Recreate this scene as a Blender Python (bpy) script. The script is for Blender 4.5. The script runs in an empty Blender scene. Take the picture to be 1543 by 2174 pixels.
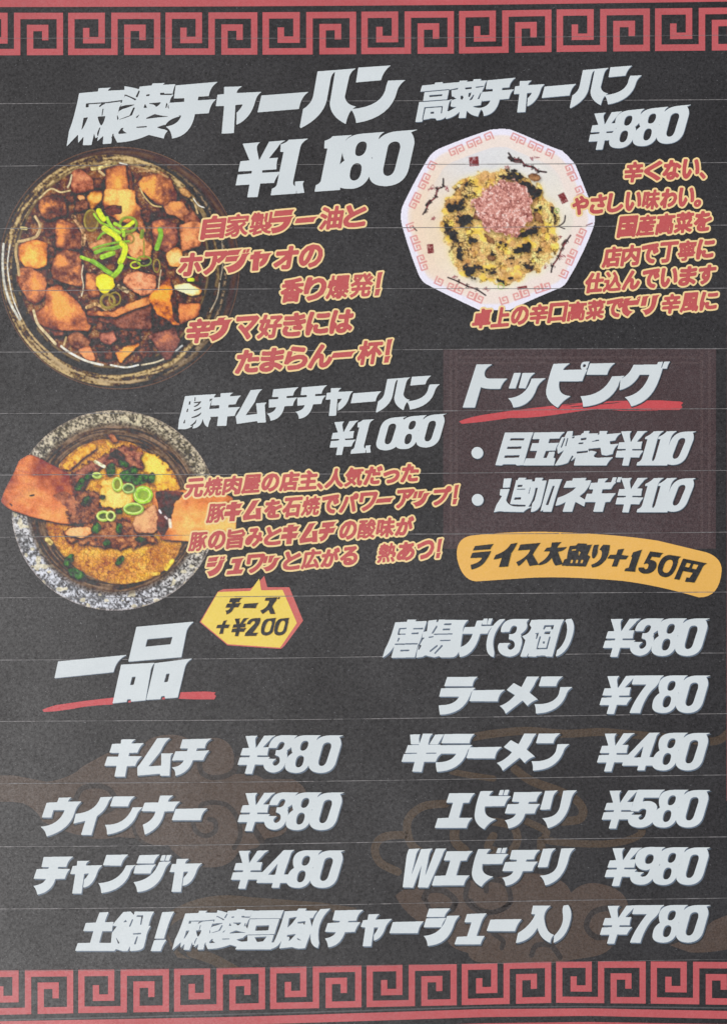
import bpy, math
import numpy as np
from mathutils import Vector

# ------------------------------------------------------------------ camera, light, exposure
S = bpy.context.scene
COL = S.collection
K = 0.0002                     # metres per unit of the printed layout (the sheet is 0.31 m wide)
PW, PH = 1543.0, 2174.0
DIST = 1.30
cam = bpy.data.cameras.new('camera'); camo = bpy.data.objects.new('camera', cam); COL.objects.link(camo)
camo.location = (0, 0, DIST); camo.rotation_euler = (0, 0, 0)     # looking straight down on the sheet lying on a table
cam.sensor_fit = 'VERTICAL'; cam.sensor_height = 24.0
cam.lens = 24.0 * DIST / (PH * K); cam.clip_start = 0.01; cam.clip_end = 100
S.camera = camo
SUN_EL, SUN_AZ = math.radians(64), math.radians(-115)     # soft light from the left, slightly from the bottom edge
world = bpy.data.worlds.new('World'); S.world = world; world.use_nodes = True
nt = world.node_tree; nt.nodes.clear()
sky = nt.nodes.new('ShaderNodeTexSky'); sky.sky_type = 'NISHITA'; sky.sun_disc = False
sky.sun_elevation = SUN_EL; sky.sun_rotation = SUN_AZ
sky.air_density = 1.0; sky.dust_density = 4.0; sky.ozone_density = 1.0
bg = nt.nodes.new('ShaderNodeBackground'); bg.inputs[1].default_value = 0.10
wo = nt.nodes.new('ShaderNodeOutputWorld')
nt.links.new(sky.outputs[0], bg.inputs[0]); nt.links.new(bg.outputs[0], wo.inputs[0])
sun = bpy.data.lights.new('sun', 'SUN'); sun.energy = 2.1; sun.angle = math.radians(25); sun.color = (.985, .995, 1)
suno = bpy.data.objects.new('sun', sun); COL.objects.link(suno)
sdir = Vector((math.sin(SUN_AZ) * math.cos(SUN_EL), math.cos(SUN_AZ) * math.cos(SUN_EL), math.sin(SUN_EL)))
suno.rotation_euler = (-sdir).to_track_quat('-Z', 'Y').to_euler(); suno.location = (-1, .3, 1.2)
S.view_settings.view_transform = 'Standard'; S.view_settings.look = 'None'
S.view_settings.gamma = 1; S.view_settings.exposure = 0.0
S.cycles.max_bounces = 4

# ------------------------------------------------------------------ materials
def lin(c):
    c = np.asarray(c, float) / 255.0
    return np.where(c <= .04045, c / 12.92, ((c + .055) / 1.055) ** 2.4)
GAIN = 0.86; HAZE = 0.060
def ink(c):                      # print colour as seen -> albedo
    return np.clip((lin(c) - HAZE) * GAIN, 0.003, .9)
MATS = {}
def mat(name, rgb=None, attr=False, grain=.16, rough=.44, specks=0.0, patch=.10, gscale=1900.0, bump=.3, sheen=.46):
    if name in MATS: return MATS[name]
    m = bpy.data.materials.new(name); m.use_nodes = True; n = m.node_tree.nodes; L = m.node_tree.links; n.clear()
    out = n.new('ShaderNodeOutputMaterial'); p = n.new('ShaderNodeBsdfPrincipled'); L.new(p.outputs[0], out.inputs[0])
    p.inputs['Roughness'].default_value = rough
    p.inputs['Specular IOR Level'].default_value = .5
    tc = n.new('ShaderNodeTexCoord')
    def noise(scale, det=2.0, ro=.6):
        t = n.new('ShaderNodeTexNoise'); t.inputs['Scale'].default_value = scale
        t.inputs['Detail'].default_value = det; t.inputs['Roughness'].default_value = ro
        L.new(tc.outputs['Object'], t.inputs['Vector']); return t
    def mathn(op, a, b, c=None):
        t = n.new('ShaderNodeMath'); t.operation = op
        for i, v in enumerate((a, b, c)):
            if v is None: continue
            if isinstance(v, (int, float)): t.inputs[i].default_value = v
            else: L.new(v, t.inputs[i])
        return t.outputs[0]
    g = noise(gscale, 2.5, .7); b = noise(26.0, 3.0, .55)
    f1 = mathn('MULTIPLY_ADD', mathn('SUBTRACT', g.outputs[0], .5), grain * 4.0, 1.0)
    f2 = mathn('MULTIPLY_ADD', mathn('SUBTRACT', b.outputs[0], .5), patch * 2.0, 1.0)
    f = mathn('MULTIPLY', f1, f2)
    if attr:
        a = n.new('ShaderNodeAttribute'); a.attribute_name = 'Col'; csrc = a.outputs['Color']
    else:
        a = n.new('ShaderNodeRGB'); a.outputs[0].default_value = (*[float(v) for v in rgb], 1); csrc = a.outputs[0]
    vm = n.new('ShaderNodeVectorMath'); vm.operation = 'SCALE'; L.new(csrc, vm.inputs[0]); L.new(f, vm.inputs['Scale'])
    col = vm.outputs[0]
    if specks > 0:               # pale dust and paper fibres showing through the ink
        s = noise(1350.0, 1.0, .5)
        th = mathn('MULTIPLY', mathn('GREATER_THAN', s.outputs[0], .75), specks)
        mx = n.new('ShaderNodeMix'); mx.data_type = 'RGBA'
        L.new(th, mx.inputs[0]); L.new(col, mx.inputs[6]); mx.inputs[7].default_value = (.22, .22, .22, 1)
        col = mx.outputs[2]
    L.new(col, p.inputs['Base Color'])
    bl = noise(15.0, 4.0, .6)                               # handling marks: broad uneven sheen
    gs = noise(gscale * .42, 4.0, .72)                       # fine paper tooth: uneven sheen
    L.new(mathn('MULTIPLY', mathn('MULTIPLY_ADD', mathn('SUBTRACT', bl.outputs[0], .5), 1.1, 1.0), mathn('MAXIMUM', mathn('MULTIPLY_ADD', mathn('SUBTRACT', mathn('MULTIPLY_ADD', gs.outputs[0], .6, mathn('MULTIPLY', g.outputs[0], .4)), .5), 3.2 * sheen, sheen), 0.02)), p.inputs['Specular IOR Level'])
    bp = n.new('ShaderNodeBump'); bp.inputs['Strength'].default_value = bump; bp.inputs['Distance'].default_value = .00004
    L.new(g.outputs[0], bp.inputs['Height']); L.new(bp.outputs[0], p.inputs['Normal'])
    MATS[name] = m; return m
def imat(name, c, **kw): return mat(name, ink(c), **kw)
M_BLACK = imat('black_paper_ink', (72, 70, 68), specks=.35, grain=.75, patch=.14)
M_WHITE = imat('white_ink', (221, 227, 224), grain=.045, patch=.12)
M_SHADOW = imat('slate_shadow_ink', (112, 124, 136), grain=.14)
M_SHDARK = imat('dark_shadow_ink', (40, 42, 48), grain=.14)
M_RED = imat('red_border_ink', (198, 106, 107), grain=.085, patch=.2)
M_REDTXT = imat('red_lettering_ink', (201, 102, 100), grain=.06)
M_OUTL = imat('yellow_outline_ink', (250, 220, 158), grain=.05)
M_STROKE = imat('red_brush_ink', (207, 96, 98), grain=.08)
M_PANEL = imat('maroon_panel_ink', (92, 81, 81), specks=.3, grain=.6)
M_PANEL2 = imat('maroon_frame_ink', (99, 87, 86), specks=.2, grain=.6)
M_CLOUD = imat('brown_cloud_ink', (98, 87, 80), specks=.2, grain=.5)
M_DRAGON = imat('brown_dragon_ink', (94, 84, 75), specks=.2, grain=.5)
M_SWIRL = imat('dark_swirl_ink', (78, 74, 72), grain=.5)
M_BANNER = imat('orange_banner_ink', (240, 188, 104), grain=.05)
M_BUBBLE = imat('yellow_bubble_ink', (246, 217, 108), grain=.04)
M_BUBSH = imat('pink_bubble_ink', (214, 117, 110), grain=.05)
M_BLKTXT = imat('black_lettering_ink', (43, 40, 36), grain=.12)
M_STREAK = imat('worn_streak', (134, 131, 129), grain=.5, gscale=700.0)
M_GREY = imat('grey_line_ink', (98, 97, 97), grain=.2)
M_PHOTO = mat('food_photo_ink', attr=True, grain=.10, patch=.03)
M_WALL = mat('pale_table_top', (.5, .49, .47), grain=.05)

# ------------------------------------------------------------------ geometry helpers
LV = 0.00003
def bow(x, y):                   # the sheet is not perfectly flat: very shallow curl, lower corners turned down, shaped to grade its sheen
    u = (np.asarray(x, float) - PW / 2) / (PW / 2); v = (np.asarray(y, float) - PH / 2) / (PH / 2)
    return 0.0035 - 0.0030 * u * u * (.3 + .7 * v) - .0004 * v * v
def P(x, y, lvl):
    x = np.asarray(x, float); y = np.asarray(y, float)
    return np.stack([(x - PW / 2) * K, (PH / 2 - y) * K, lvl * LV + bow(x, y)], -1)
def make_obj(name, me, material, parent, label=None):
    if material is not None: me.materials.append(material)
    o = bpy.data.objects.new(name, me); COL.objects.link(o)
    o.parent = parent
    if label: o['label'] = label
    return o
def build_mesh(name, V, groups):
    """V (n,3); groups: list of (m,k) index arrays"""
    me = bpy.data.meshes.new(name)
    groups = [g for g in groups if len(g)]
    me.vertices.add(len(V)); me.vertices.foreach_set('co', np.ascontiguousarray(V, dtype=np.float32).ravel())
    loops = np.concatenate([g.ravel() for g in groups]).astype(np.int32)
    tot = np.concatenate([np.full(len(g), g.shape[1], np.int32) for g in groups])
    st = np.concatenate([[0], np.cumsum(tot)[:-1]]).astype(np.int32)
    me.loops.add(len(loops)); me.loops.foreach_set('vertex_index', loops)
    me.polygons.add(len(tot)); me.polygons.foreach_set('loop_start', st); me.polygons.foreach_set('use_smooth', np.zeros(len(tot), bool))
    me.update(calc_edges=True)
    return me
CORN = [(0, 0), (1, 0), (1, 1), (0, 1)]
def contour_mesh(name, F, x0, y0, lvl, cell=1.0):
    """flat print from a coverage map F sampled on a lattice (marching squares at 0.5)"""
    F = np.pad(F, 1).astype(float); x0 -= cell; y0 -= cell
    I = F > .5
    idx = I[:-1, :-1] * 1 + I[:-1, 1:] * 2 + I[1:, 1:] * 4 + I[1:, :-1] * 8
    Vs, groups, nv = [], [], 0
    full = idx == 15
    fp = np.pad(full, ((0, 0), (1, 1)))
    d = np.diff(fp.astype(np.int8), axis=1)
    r1, c1 = np.where(d == 1); r2, c2 = np.where(d == -1)
    if len(r1):
        R, A, B = [], [], []
        ln = c2 - c1; MX = 20
        for k in range(0, int(ln.max()), MX):
            s = ln > k
            R.append(r1[s]); A.append(c1[s] + k); B.append(np.minimum(c1[s] + k + MX, c2[s]))
        R, A, B = map(np.concatenate, (R, A, B))
        q = np.stack([np.stack([A, R], -1), np.stack([A, R + 1], -1), np.stack([B, R + 1], -1), np.stack([B, R], -1)], 1)
        Vs.append(q.reshape(-1, 2).astype(float)); groups.append(np.arange(len(R) * 4).reshape(-1, 4)); nv += len(R) * 4
    for case in range(1, 15):
        r, c = np.where(idx == case)
        if not len(r): continue
        pts = []
        for k in range(4):
            ax, ay = CORN[k]; bx, by = CORN[(k + 1) % 4]
            ia = bool(case & (1 << k)); ib = bool(case & (1 << ((k + 1) % 4)))
            if ia: pts.append(np.stack([c + ax, r + ay], -1).astype(float))
            if ia != ib:
                fa = F[r + ay, c + ax]; fb = F[r + by, c + bx]
                t = np.clip((.5 - fa) / (fb - fa), .02, .98)
                pts.append(np.stack([c + ax + (bx - ax) * t, r + ay + (by - ay) * t], -1))
        k = len(pts); q = np.stack(pts[::-1], 1)
        Vs.append(q.reshape(-1, 2)); groups.append(nv + np.arange(len(r) * k).reshape(-1, k)); nv += len(r) * k
    if not Vs: return None
    V = np.concatenate(Vs)
    return build_mesh(name, P(x0 + V[:, 0] * cell, y0 + V[:, 1] * cell, lvl), groups)

def flat(pts):
    """'x,y ~x,y L..' -> polyline; ~ marks a quadratic control point"""
    P_ = []
    for t in pts.replace('L', '').split():
        q = t.startswith('~'); a, b = t.lstrip('~').split(','); P_.append((float(a), float(b), q))
    out = []; n = len(P_)
    i = 0
    while P_[0][2]: P_ = P_[1:] + P_[:1]
    for i in range(n):
        x, y, q = P_[i]
        if not q: out.append((x, y)); continue
        px, py, pq = P_[i - 1]; nx, ny, nq = P_[(i + 1) % n]
        sx, sy = ((px + x) / 2, (py + y) / 2) if pq else (px, py)
        ex, ey = ((nx + x) / 2, (ny + y) / 2) if nq else (nx, ny)
        for k in range(1, 9):
            t = k / 8
            if k == 8 and not nq: break
            out.append(((1 - t) ** 2 * sx + 2 * t * (1 - t) * x + t * t * ex, (1 - t) ** 2 * sy + 2 * t * (1 - t) * y + t * t * ey))
    return np.array(out)
def contours(s):
    r = []
    for c in s.split(';'):
        c = c.strip()
        if c: r.append((not c.startswith('-'), flat(c.lstrip('-'))))
    return r

class Ras:
    """supersampled stencil over page window"""
    open = 0                         # widens the thin cuts inside dense characters
    def __init__(s, x0, y0, x1, y1, ss=3):
        s.x0, s.y0 = math.floor(x0) - 1, math.floor(y0) - 1
        s.w, s.h = math.ceil(x1) + 2 - s.x0, math.ceil(y1) + 2 - s.y0; s.ss = ss
        s.B = np.zeros((s.h * ss, s.w * ss), bool)
    def poly_mask(s, pts):
        X = (pts[:, 0] - s.x0 + .5) * s.ss - .5; Y = (pts[:, 1] - s.y0 + .5) * s.ss - .5
        H, Wd = s.B.shape; T = np.zeros((H, Wd + 1), np.int8)
        for i in range(len(X)):
            xa, ya, xb, yb = X[i - 1], Y[i - 1], X[i], Y[i]
            if ya == yb: continue
            if ya > yb: xa, ya, xb, yb = xb, yb, xa, ya
            r = np.arange(max(0, math.ceil(ya)), min(H, math.ceil(yb)))
            if not len(r): continue
            c = np.clip(np.ceil(xa + (r - ya) * (xb - xa) / (yb - ya)), 0, Wd).astype(int)
            T[r, c] ^= 1
        return (np.cumsum(T[:, :-1], axis=1) & 1).astype(bool)
    def add(s, cont):
        for pos, p in cont:
            m = s.poly_mask(p)
            if pos: s.B |= m
            else: s.B &= ~(dilate(m, s.open) if s.open else m)
    def tri(s, T):
        for t in T: s.B |= s.poly_mask(t)
    def stroke(s, pts, w, closed=False):
        """w: width, number or list per point"""
        pts = np.asarray(pts, float); H, Wd = s.B.shape
        ys, xs = np.mgrid[0:H, 0:Wd]; xs = (xs + .5) / s.ss - .5 + s.x0; ys = (ys + .5) / s.ss - .5 + s.y0
        ws = np.full(len(pts), w, float) if np.isscalar(w) else np.asarray(w, float)
        for i in range(len(pts) - (0 if closed else 1)):
            a, b = pts[i], pts[(i + 1) % len(pts)]; wa, wb = ws[i], ws[(i + 1) % len(pts)]
            d = b - a; t = np.clip(((xs - a[0]) * d[0] + (ys - a[1]) * d[1]) / max(1e-9, d @ d), 0, 1)
            r = (wa + (wb - wa) * t) / 2
            s.B |= (xs - a[0] - t * d[0]) ** 2 + (ys - a[1] - t * d[1]) ** 2 < r * r
    def F(s, B=None):
        B = s.B if B is None else B
        return B.reshape(s.h, s.ss, s.w, s.ss).mean((1, 3))
def dilate(B, r):
    if r <= 0: return B
    H, Wd = B.shape; R = int(math.floor(r)); out = np.zeros_like(B)
    cs = np.pad(np.cumsum(B, axis=1, dtype=np.int32), ((0, 0), (1, 0)))
    for dy in range(-R, R + 1):
        w = int(math.sqrt(max(0, r * r - dy * dy)))
        lo = np.clip(np.arange(Wd) - w, 0, Wd); hi = np.clip(np.arange(Wd) + w + 1, 0, Wd)
        m = (cs[:, hi] - cs[:, lo]) > 0
        if dy >= 0: out[dy:] |= m[:H - dy] if dy else m
        else: out[:dy] |= m[-dy:]
    return out
def shift(B, dx, dy):
    out = np.zeros_like(B); H, W_ = B.shape
    out[max(0, dy):H + min(0, dy), max(0, dx):W_ + min(0, dx)] = B[max(0, -dy):H - max(0, dy), max(0, -dx):W_ - max(0, dx)]
    return out
def smooth_path(pts, n=10, closed=False):
    p = np.asarray(pts, float); N = len(p); out = []
    for i in range(N if closed else N - 1):
        g = lambda k: p[k % N] if closed else p[min(max(k, 0), N - 1)]
        a, b, c, d = g(i - 1), g(i), g(i + 1), g(i + 2)
        for k in range(n):
            t = k / n
            out.append(.5 * (2 * b + (c - a) * t + (2 * a - 5 * b + 4 * c - d) * t * t + (3 * b - a - 3 * c + d) * t ** 3))
    if not closed: out.append(p[-1])
    return np.array(out)

# ------------------------------------------------------------------ the sheet
poster = bpy.data.objects.new('menu_poster', None); COL.objects.link(poster)
poster.location = (0, 0, -.0006)
poster['label'] = 'black restaurant menu sheet with red key borders, food photos and white lettering'
poster['category'] = 'menu poster'
poster.empty_display_size = .05
bpy.context.view_layer.update()
PINV = poster.matrix_world.inverted()
def part(name, me, m, parent=None, label=None):
    if me is None: return None
    o = make_obj(name, me, m, parent or poster, label)
    if parent is None or parent is poster: o.matrix_parent_inverse = PINV
    return o
def grid_sheet(name, x0, y0, x1, y1, lvl, nx, ny, thick=0):
    xs = np.linspace(x0, x1, nx); ys = np.linspace(y0, y1, ny); X, Y = np.meshgrid(xs, ys); V = P(X.ravel(), Y.ravel(), lvl)
    a = (np.arange(ny - 1)[:, None] * nx + np.arange(nx - 1)[None]).ravel(); f = np.stack([a, a + nx, a + nx + 1, a + 1], -1); fs = [f]
    if thick:
        n = len(V); V = np.concatenate([V, V - np.array([0, 0, thick])]); fs.append(f[:, ::-1] + n)
        rim = np.concatenate([np.arange(nx - 1), np.arange(ny - 1) * nx + nx - 1, (ny - 1) * nx + np.arange(nx - 1, 0, -1), np.arange(ny - 1, 0, -1) * nx])
        q = np.roll(rim, -1); fs.append(np.stack([rim, q, q + n, rim + n], -1))
    return build_mesh(name, V, fs)
def sheet_mesh(): return grid_sheet('paper_sheet', -40, -40, PW + 40, PH + 40, 0, 90, 130, .0004)
part('paper_sheet', sheet_mesh(), M_BLACK)
wb = np.array([(-.6, -.6, -.0012), (.6, -.6, -.0012), (.6, .6, -.0012), (-.6, .6, -.0012)])
wall_me = build_mesh('table_top', np.concatenate([wb, wb + np.array([0, 0, -.03])]),
                     [np.array([(0, 1, 2, 3), (7, 6, 5, 4), (0, 4, 5, 1), (1, 5, 6, 2), (2, 6, 7, 3), (3, 7, 4, 0)])])
wall = make_obj('table_top', wall_me, M_WALL, None, 'plain table top under the menu sheet'); wall['kind'] = 'structure'

def shape(name, cont_or_fn, lvl, m, bbox=None, parent=None, label=None, ss=3):
    if callable(cont_or_fn):
        R = Ras(*bbox, ss=ss); cont_or_fn(R)
    else:
        A = np.concatenate([c for _, c in cont_or_fn])
        R = Ras(A[:, 0].min(), A[:, 1].min(), A[:, 0].max(), A[:, 1].max(), ss); R.add(cont_or_fn)
    return part(name, contour_mesh(name, R.F(), R.x0, R.y0, lvl), m, parent, label)
def wc(win, s):                  # contours in a survey frame -> layout units
    ox, oy, sc = win
    return [(p, np.stack([ox + c[:, 0] / sc, oy + c[:, 1] / sc], -1)) for p, c in contours(s)]

# ------------------------------------------------------------------ borders, bands, watermark shapes
def interp(xs, ys): return lambda x: float(np.interp(x, xs, ys))
tt = interp([-60, 147, 560, 1000, 1180, 1500, 1800], [30.6, 30.3, 28.6, 26, 22.9, 20, 17])
tb = interp([-60, 147, 600, 1000, 1200, 1500, 1800], [121, 119.8, 118.4, 116, 112.6, 110.5, 108])
bt = interp([-60, 167, 370, 574, 778, 979, 1179, 1380, 1543, 1800], [2060.5, 2057.7, 2055, 2051, 2047, 2044, 2039.5, 2040, 2042, 2046])
bb = interp([-60, 167, 370, 574, 760, 979, 1179, 1379, 1543, 1800], [2156, 2149.8, 2146, 2140, 2136, 2131.5, 2127, 2129.5, 2133, 2138])
KEY = [(550, 185), (550, 262), (647, 262), (647, 110), (457, 110), (457, 335), (727, 335), (727, 110), (995, 110), (995, 335), (808, 335), (808, 185), (903, 185), (903, 262)]
def key_quads(x0, per, ft, fb, lvl):
    """the meander as one ribbon, mitred corners, 13.5 wide"""
    sx = per / 610.0; Y0, Y1 = 90.0, 355.0; p = [((a - 437) * sx + x0, b) for a, b in KEY]
    hx, hy = 20 * sx, 20.0; V, F = [], []
    def pt(x, y): return x, ft(x) + (y - Y0) / (Y1 - Y0) * (fb(x) - ft(x))
    for i in range(len(p) - 1):
        (xa, ya), (xb, yb) = p[i], p[i + 1]
        first, last = i == 0, i == len(p) - 2
        if xa == xb:                                  # vertical run, butted between the horizontal ones
            t, b = min(ya, yb), max(ya, yb)
            t += 0 if ((first and ya < yb) or (last and yb < ya)) else hy
            b -= 0 if ((first and ya > yb) or (last and yb > ya)) else hy
            q = [(xa - hx, t), (xa - hx, b), (xa + hx, b), (xa + hx, t)]
        else:
            l, r = min(xa, xb) - hx, max(xa, xb) + hx
            q = [(l, ya - hy), (l, ya + hy), (r, ya + hy), (r, ya - hy)]
        n = len(V); V += [pt(*a) for a in q]; F.append((n, n + 1, n + 2, n + 3))
    V = np.array(V); return P(V[:, 0], V[:, 1], lvl), [np.array(F)]
starts = [-58, 147.3, 352.9, 558, 766.9, 973.5, 1179.7, 1387.7, 1596]
for a, b in zip(starts[:-1], starts[1:]):
    V, F = key_quads(a, b - a, tt, tb, 3)
    part('key_motif', build_mesh('key_motif', V, F), M_RED)
starts = [-36, 167.5, 370.7, 574.1, 778, 979.2, 1179, 1379.6, 1583]
for a, b in zip(starts[:-1], starts[1:]):
    V, F = key_quads(a, b - a, bt, bb, 3)
    part('key_motif', build_mesh('key_motif', V, F), M_RED)
def band(name, xs, ya, yb, lvl, m, label=None):
    x = np.linspace(xs[0], xs[-1], 60); a = np.interp(x, xs, ya); b = np.interp(x, xs, yb)
    V = np.concatenate([P(x, a, lvl), P(x, b, lvl)]); n = len(x)
    f = np.array([(i, i + n, i + n + 1, i + 1) for i in range(n - 1)])
    return part(name, build_mesh(name, V, [f]), m, None, label)
band('red_band', [-40, 0, 520, 1023, 1583], [1, .5, -3, -8, -14], [19, 18.6, 16.2, 12.8, 6.4], 3, M_RED, 'long straight red band above the key border')
band('grey_line', [-40, 0, 520, 1023, 1250, 1583], [2166, 2164, 2149, 2134, 2133.5, 2139], [2169, 2167, 2152, 2137, 2136.5, 2142], 3, M_GREY)
band('red_band', [-40, 0, 520, 1023, 1250, 1583], [2170, 2168, 2156, 2140, 2139, 2147], [2191, 2188, 2173, 2157, 2155, 2164], 3, M_RED, 'long straight red band under the key border')
band('red_band', [-40, 520, 1023, 1250, 1583], [2204, 2188, 2170, 2168, 2175], [2214, 2214, 2214, 2214, 2214], 3, M_RED, 'lowest red band on the bottom edge')
xe = np.array([1540.5, 1560]);
part('edge_line', grid_sheet('edge_line', 1540.5, -40, 1583, 1700, 2.5, 3, 90), imat('edge_red_ink', (150, 100, 98)))

WL = (0, 1500, 1.978); WR = (763, 1500, 1.978)
shape('cloud_motif', wc(WL, "60,288 ~130,300 200,315 ~300,300 350,250 L440,200 ~520,165 600,172 ~620,118 720,116 ~790,118 815,155 ~850,122 920,130 ~990,150 985,230 ~985,260 975,280 L1050,280 ~1100,290 1105,302 L1230,302 ~1290,330 1290,380 ~1250,430 1200,480 ~1230,540 1120,550 L1080,590 ~1030,600 1000,610 ~970,680 860,672 ~760,650 710,580 ~640,590 590,552 L500,545 ~400,565 350,540 ~280,530 180,480 ~160,430 100,405 ~50,395 -20,400 -20,288"), 1, M_CLOUD, label='faint brown cloud drawing at the lower left')
def sw(win, pts, w, m=M_SWIRL, lvl=2, name='swirl_line', closed=False):
    p = smooth_path(pts, 8, closed); p = np.stack([win[0] + p[:, 0] / win[2], win[1] + p[:, 1] / win[2]], -1)
    w = w / win[2]; bb_ = (p[:, 0].min() - w, p[:, 1].min() - w, p[:, 0].max() + w, p[:, 1].max() + w)
    return shape(name, lambda R: R.stroke(p, w), lvl, m, bb_, ss=2)
sw(WL, [(840, 235), (850, 275), (890, 295), (945, 290), (985, 265), (1000, 215)], 22)
sw(WL, [(320, 390), (345, 345), (400, 330), (460, 345), (488, 390), (480, 420), (445, 440)], 22)
sw(WL, [(812, 480), (825, 520), (865, 540), (905, 520), (905, 480), (880, 470)], 20)
sw(WL, [(840, 440), (850, 410), (900, 400), (960, 415), (1000, 470), (1010, 540), (985, 590)], 20)
sw(WL, [(560, 480), (575, 540), (620, 580)], 14)
sw(WL, [(1060, 500), (1100, 560)], 26)
for pts, w in [([(480, 125), (560, 112), (700, 100), (860, 112), (1000, 105), (1100, 112), (1300, 130), (1480, 145), (1545, 110)], 34),
               ([(385, 270), (460, 285), (560, 300)], 26), ([(650, 260), (720, 310), (830, 350), (900, 385), (935, 430), (920, 470), (850, 480)], 36),
               ([(360, 405), (270, 415), (210, 460), (200, 520), (230, 590), (330, 640)], 34), ([(190, 535), (100, 545), (65, 590), (85, 650), (160, 690)], 34),
               ([(400, 500), (400, 560), (440, 600)], 40), ([(560, 480), (640, 500), (660, 560), (620, 610), (540, 590), (560, 540)], 34),
               ([(700, 480), (780, 520), (790, 560), (1000, 575), (1120, 560), (1180, 530), (1175, 500)], 30), ([(760, 560), (760, 640)], 34)]:
    sw(WR, pts, w, M_DRAGON, 1, 'dragon_motif')
shape('cloud_motif', wc(WR, "150,790 ~200,740 300,755 ~400,740 440,730 L540,720 ~700,690 760,700 ~870,720 885,780 ~930,730 1000,740 ~1110,760 1125,830 ~1130,900 1080,960 ~1060,1040 960,1050 L880,1062 ~700,1100 560,1070 ~460,1080 455,1030 ~360,1010 360,950 ~200,900 150,790"), .5, M_CLOUD, label='faint brown cloud drawing at the lower right')
shape('cloud_motif', wc(WR, "1300,1000 ~1420,960 1480,900 ~1520,880 1590,860 L1590,1010 ~1450,1040 1380,1030"), 1, M_CLOUD, label='piece of a faint brown cloud cut by the right edge')
shape('cloud_motif', wc((0, 1910, 2.645), "960,60 ~1150,-60 1400,-20 L1800,10 2000,40 L2000,70 ~1500,40 1250,60 ~1000,70 940,170 ~980,300 1080,330 L1000,320 ~900,200 960,60"), 1, M_DRAGON, label='faint brown dragon body behind the bottom line')
sw(WR, [(270, 800), (290, 770), (350, 770), (400, 810), (380, 850), (330, 850)], 26)
sw(WR, [(455, 740), (445, 800), (490, 850), (560, 860), (630, 820), (610, 740), (540, 725), (530, 770)], 22)
sw(WR, [(1060, 840), (980, 860), (950, 920), (990, 965), (1050, 960)], 24)
sw(WR, [(720, 1040), (740, 1000), (800, 1000), (840, 1050)], 22)
sw(WR, [(560, 950), (600, 980), (595, 1010)], 20)
sw((650, 1910, 2.615), [(660, -5), (700, 60), (800, 60), (830, 10)], 24); sw((650, 1910, 2.615), [(910, 0), (960, 50), (1060, 60), (1130, 10)], 24)
sw((0, 1910, 2.645), [(1080, 290), (1200, 330), (1330, 400)], 60, M_DRAGON, 1, 'dragon_motif')
# topping panel with its double frame lines
WT = (930, 720, 2.517)
def prect(name, x0, y0, x1, y1, lvl, m, parent=None, label=None):
    return part(name, grid_sheet(name, x0, y0, x1, y1, lvl, max(2, int((x1 - x0) / 25) + 2), max(2, int((y1 - y0) / 25) + 2)), m, parent, label)
panel = prect('topping_panel', 940, 742, 1517, 1165, 1, M_PANEL, label='dark maroon panel behind the topping list')
for a in ((953, 746, 959, 1160), (965, 746, 971, 1160), (1484, 746, 1490, 1160), (1500, 746, 1506, 1160)): prect('frame_line', *a, 2, M_PANEL2, panel)
for a in ((972, 757, 1483, 762), (972, 769, 1483, 773)): prect('frame_line', *a, 2, M_PANEL2, panel)
# red brush strokes
WE = (960, 750, 3.086); WP = (80, 1290, 3.8575)
shape('brush_stroke', wc(WE, "42,448 ~90,425 200,405 L400,375 700,340 ~900,318 1150,312 L1350,310 1485,318 1505,325 1490,340 1500,355 1480,373 1350,373 1100,368 ~1000,360 850,378 L700,400 ~500,430 380,425 L200,450 60,464"), 3, M_STROKE, label='red brush underline below the topping heading')
shape('brush_stroke', wc(WE, "1000,372 1150,374 1300,376 1380,374 1300,379 1100,378"), 3, M_STROKE)
shape('brush_gap', wc(WE, "760,352 900,338 1040,326 1120,318 1060,330 900,344 780,356;700,345 760,336 840,330 760,342"), 3.6, M_PANEL)
shape('brush_stroke', wc(WP, "45,835 ~70,820 160,795 L400,760 640,732 ~900,700 1160,690 L1380,683 1462,690 1450,705 1465,720 1450,748 1300,748 1150,742 900,755 620,790 ~400,800 300,825 L160,845 60,852"), 3, M_STROKE, label='red brush underline below the side dish heading')
# rice banner
shape('rice_banner', wc((960, 1110, 2.6467), "100,72 ~300,48 520,50 ~900,60 1150,100 L1420,165 ~1510,195 1507,270 ~1495,420 1380,418 ~1150,350 950,325 ~600,295 400,310 L130,328 ~50,320 25,200 ~10,90 100,72"), 3, M_BANNER, label='orange curved banner for the large rice price')
WY = (410, 1210, 5.935)
bub = shape('cheese_bubble', wc(WY, "320,275 725,262 838,105 862,255 1130,248 1310,665 1100,975 440,930 105,650"), 4, M_BUBBLE, label='yellow spiky bubble for the cheese price')
shape('bubble_shadow', wc(WY, "385,240 730,228 770,200 850,130 900,72 938,215 1215,215 1388,635 1160,945 1110,990 440,945 90,655 318,270"), 3, M_BUBSH, parent=bub)
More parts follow.
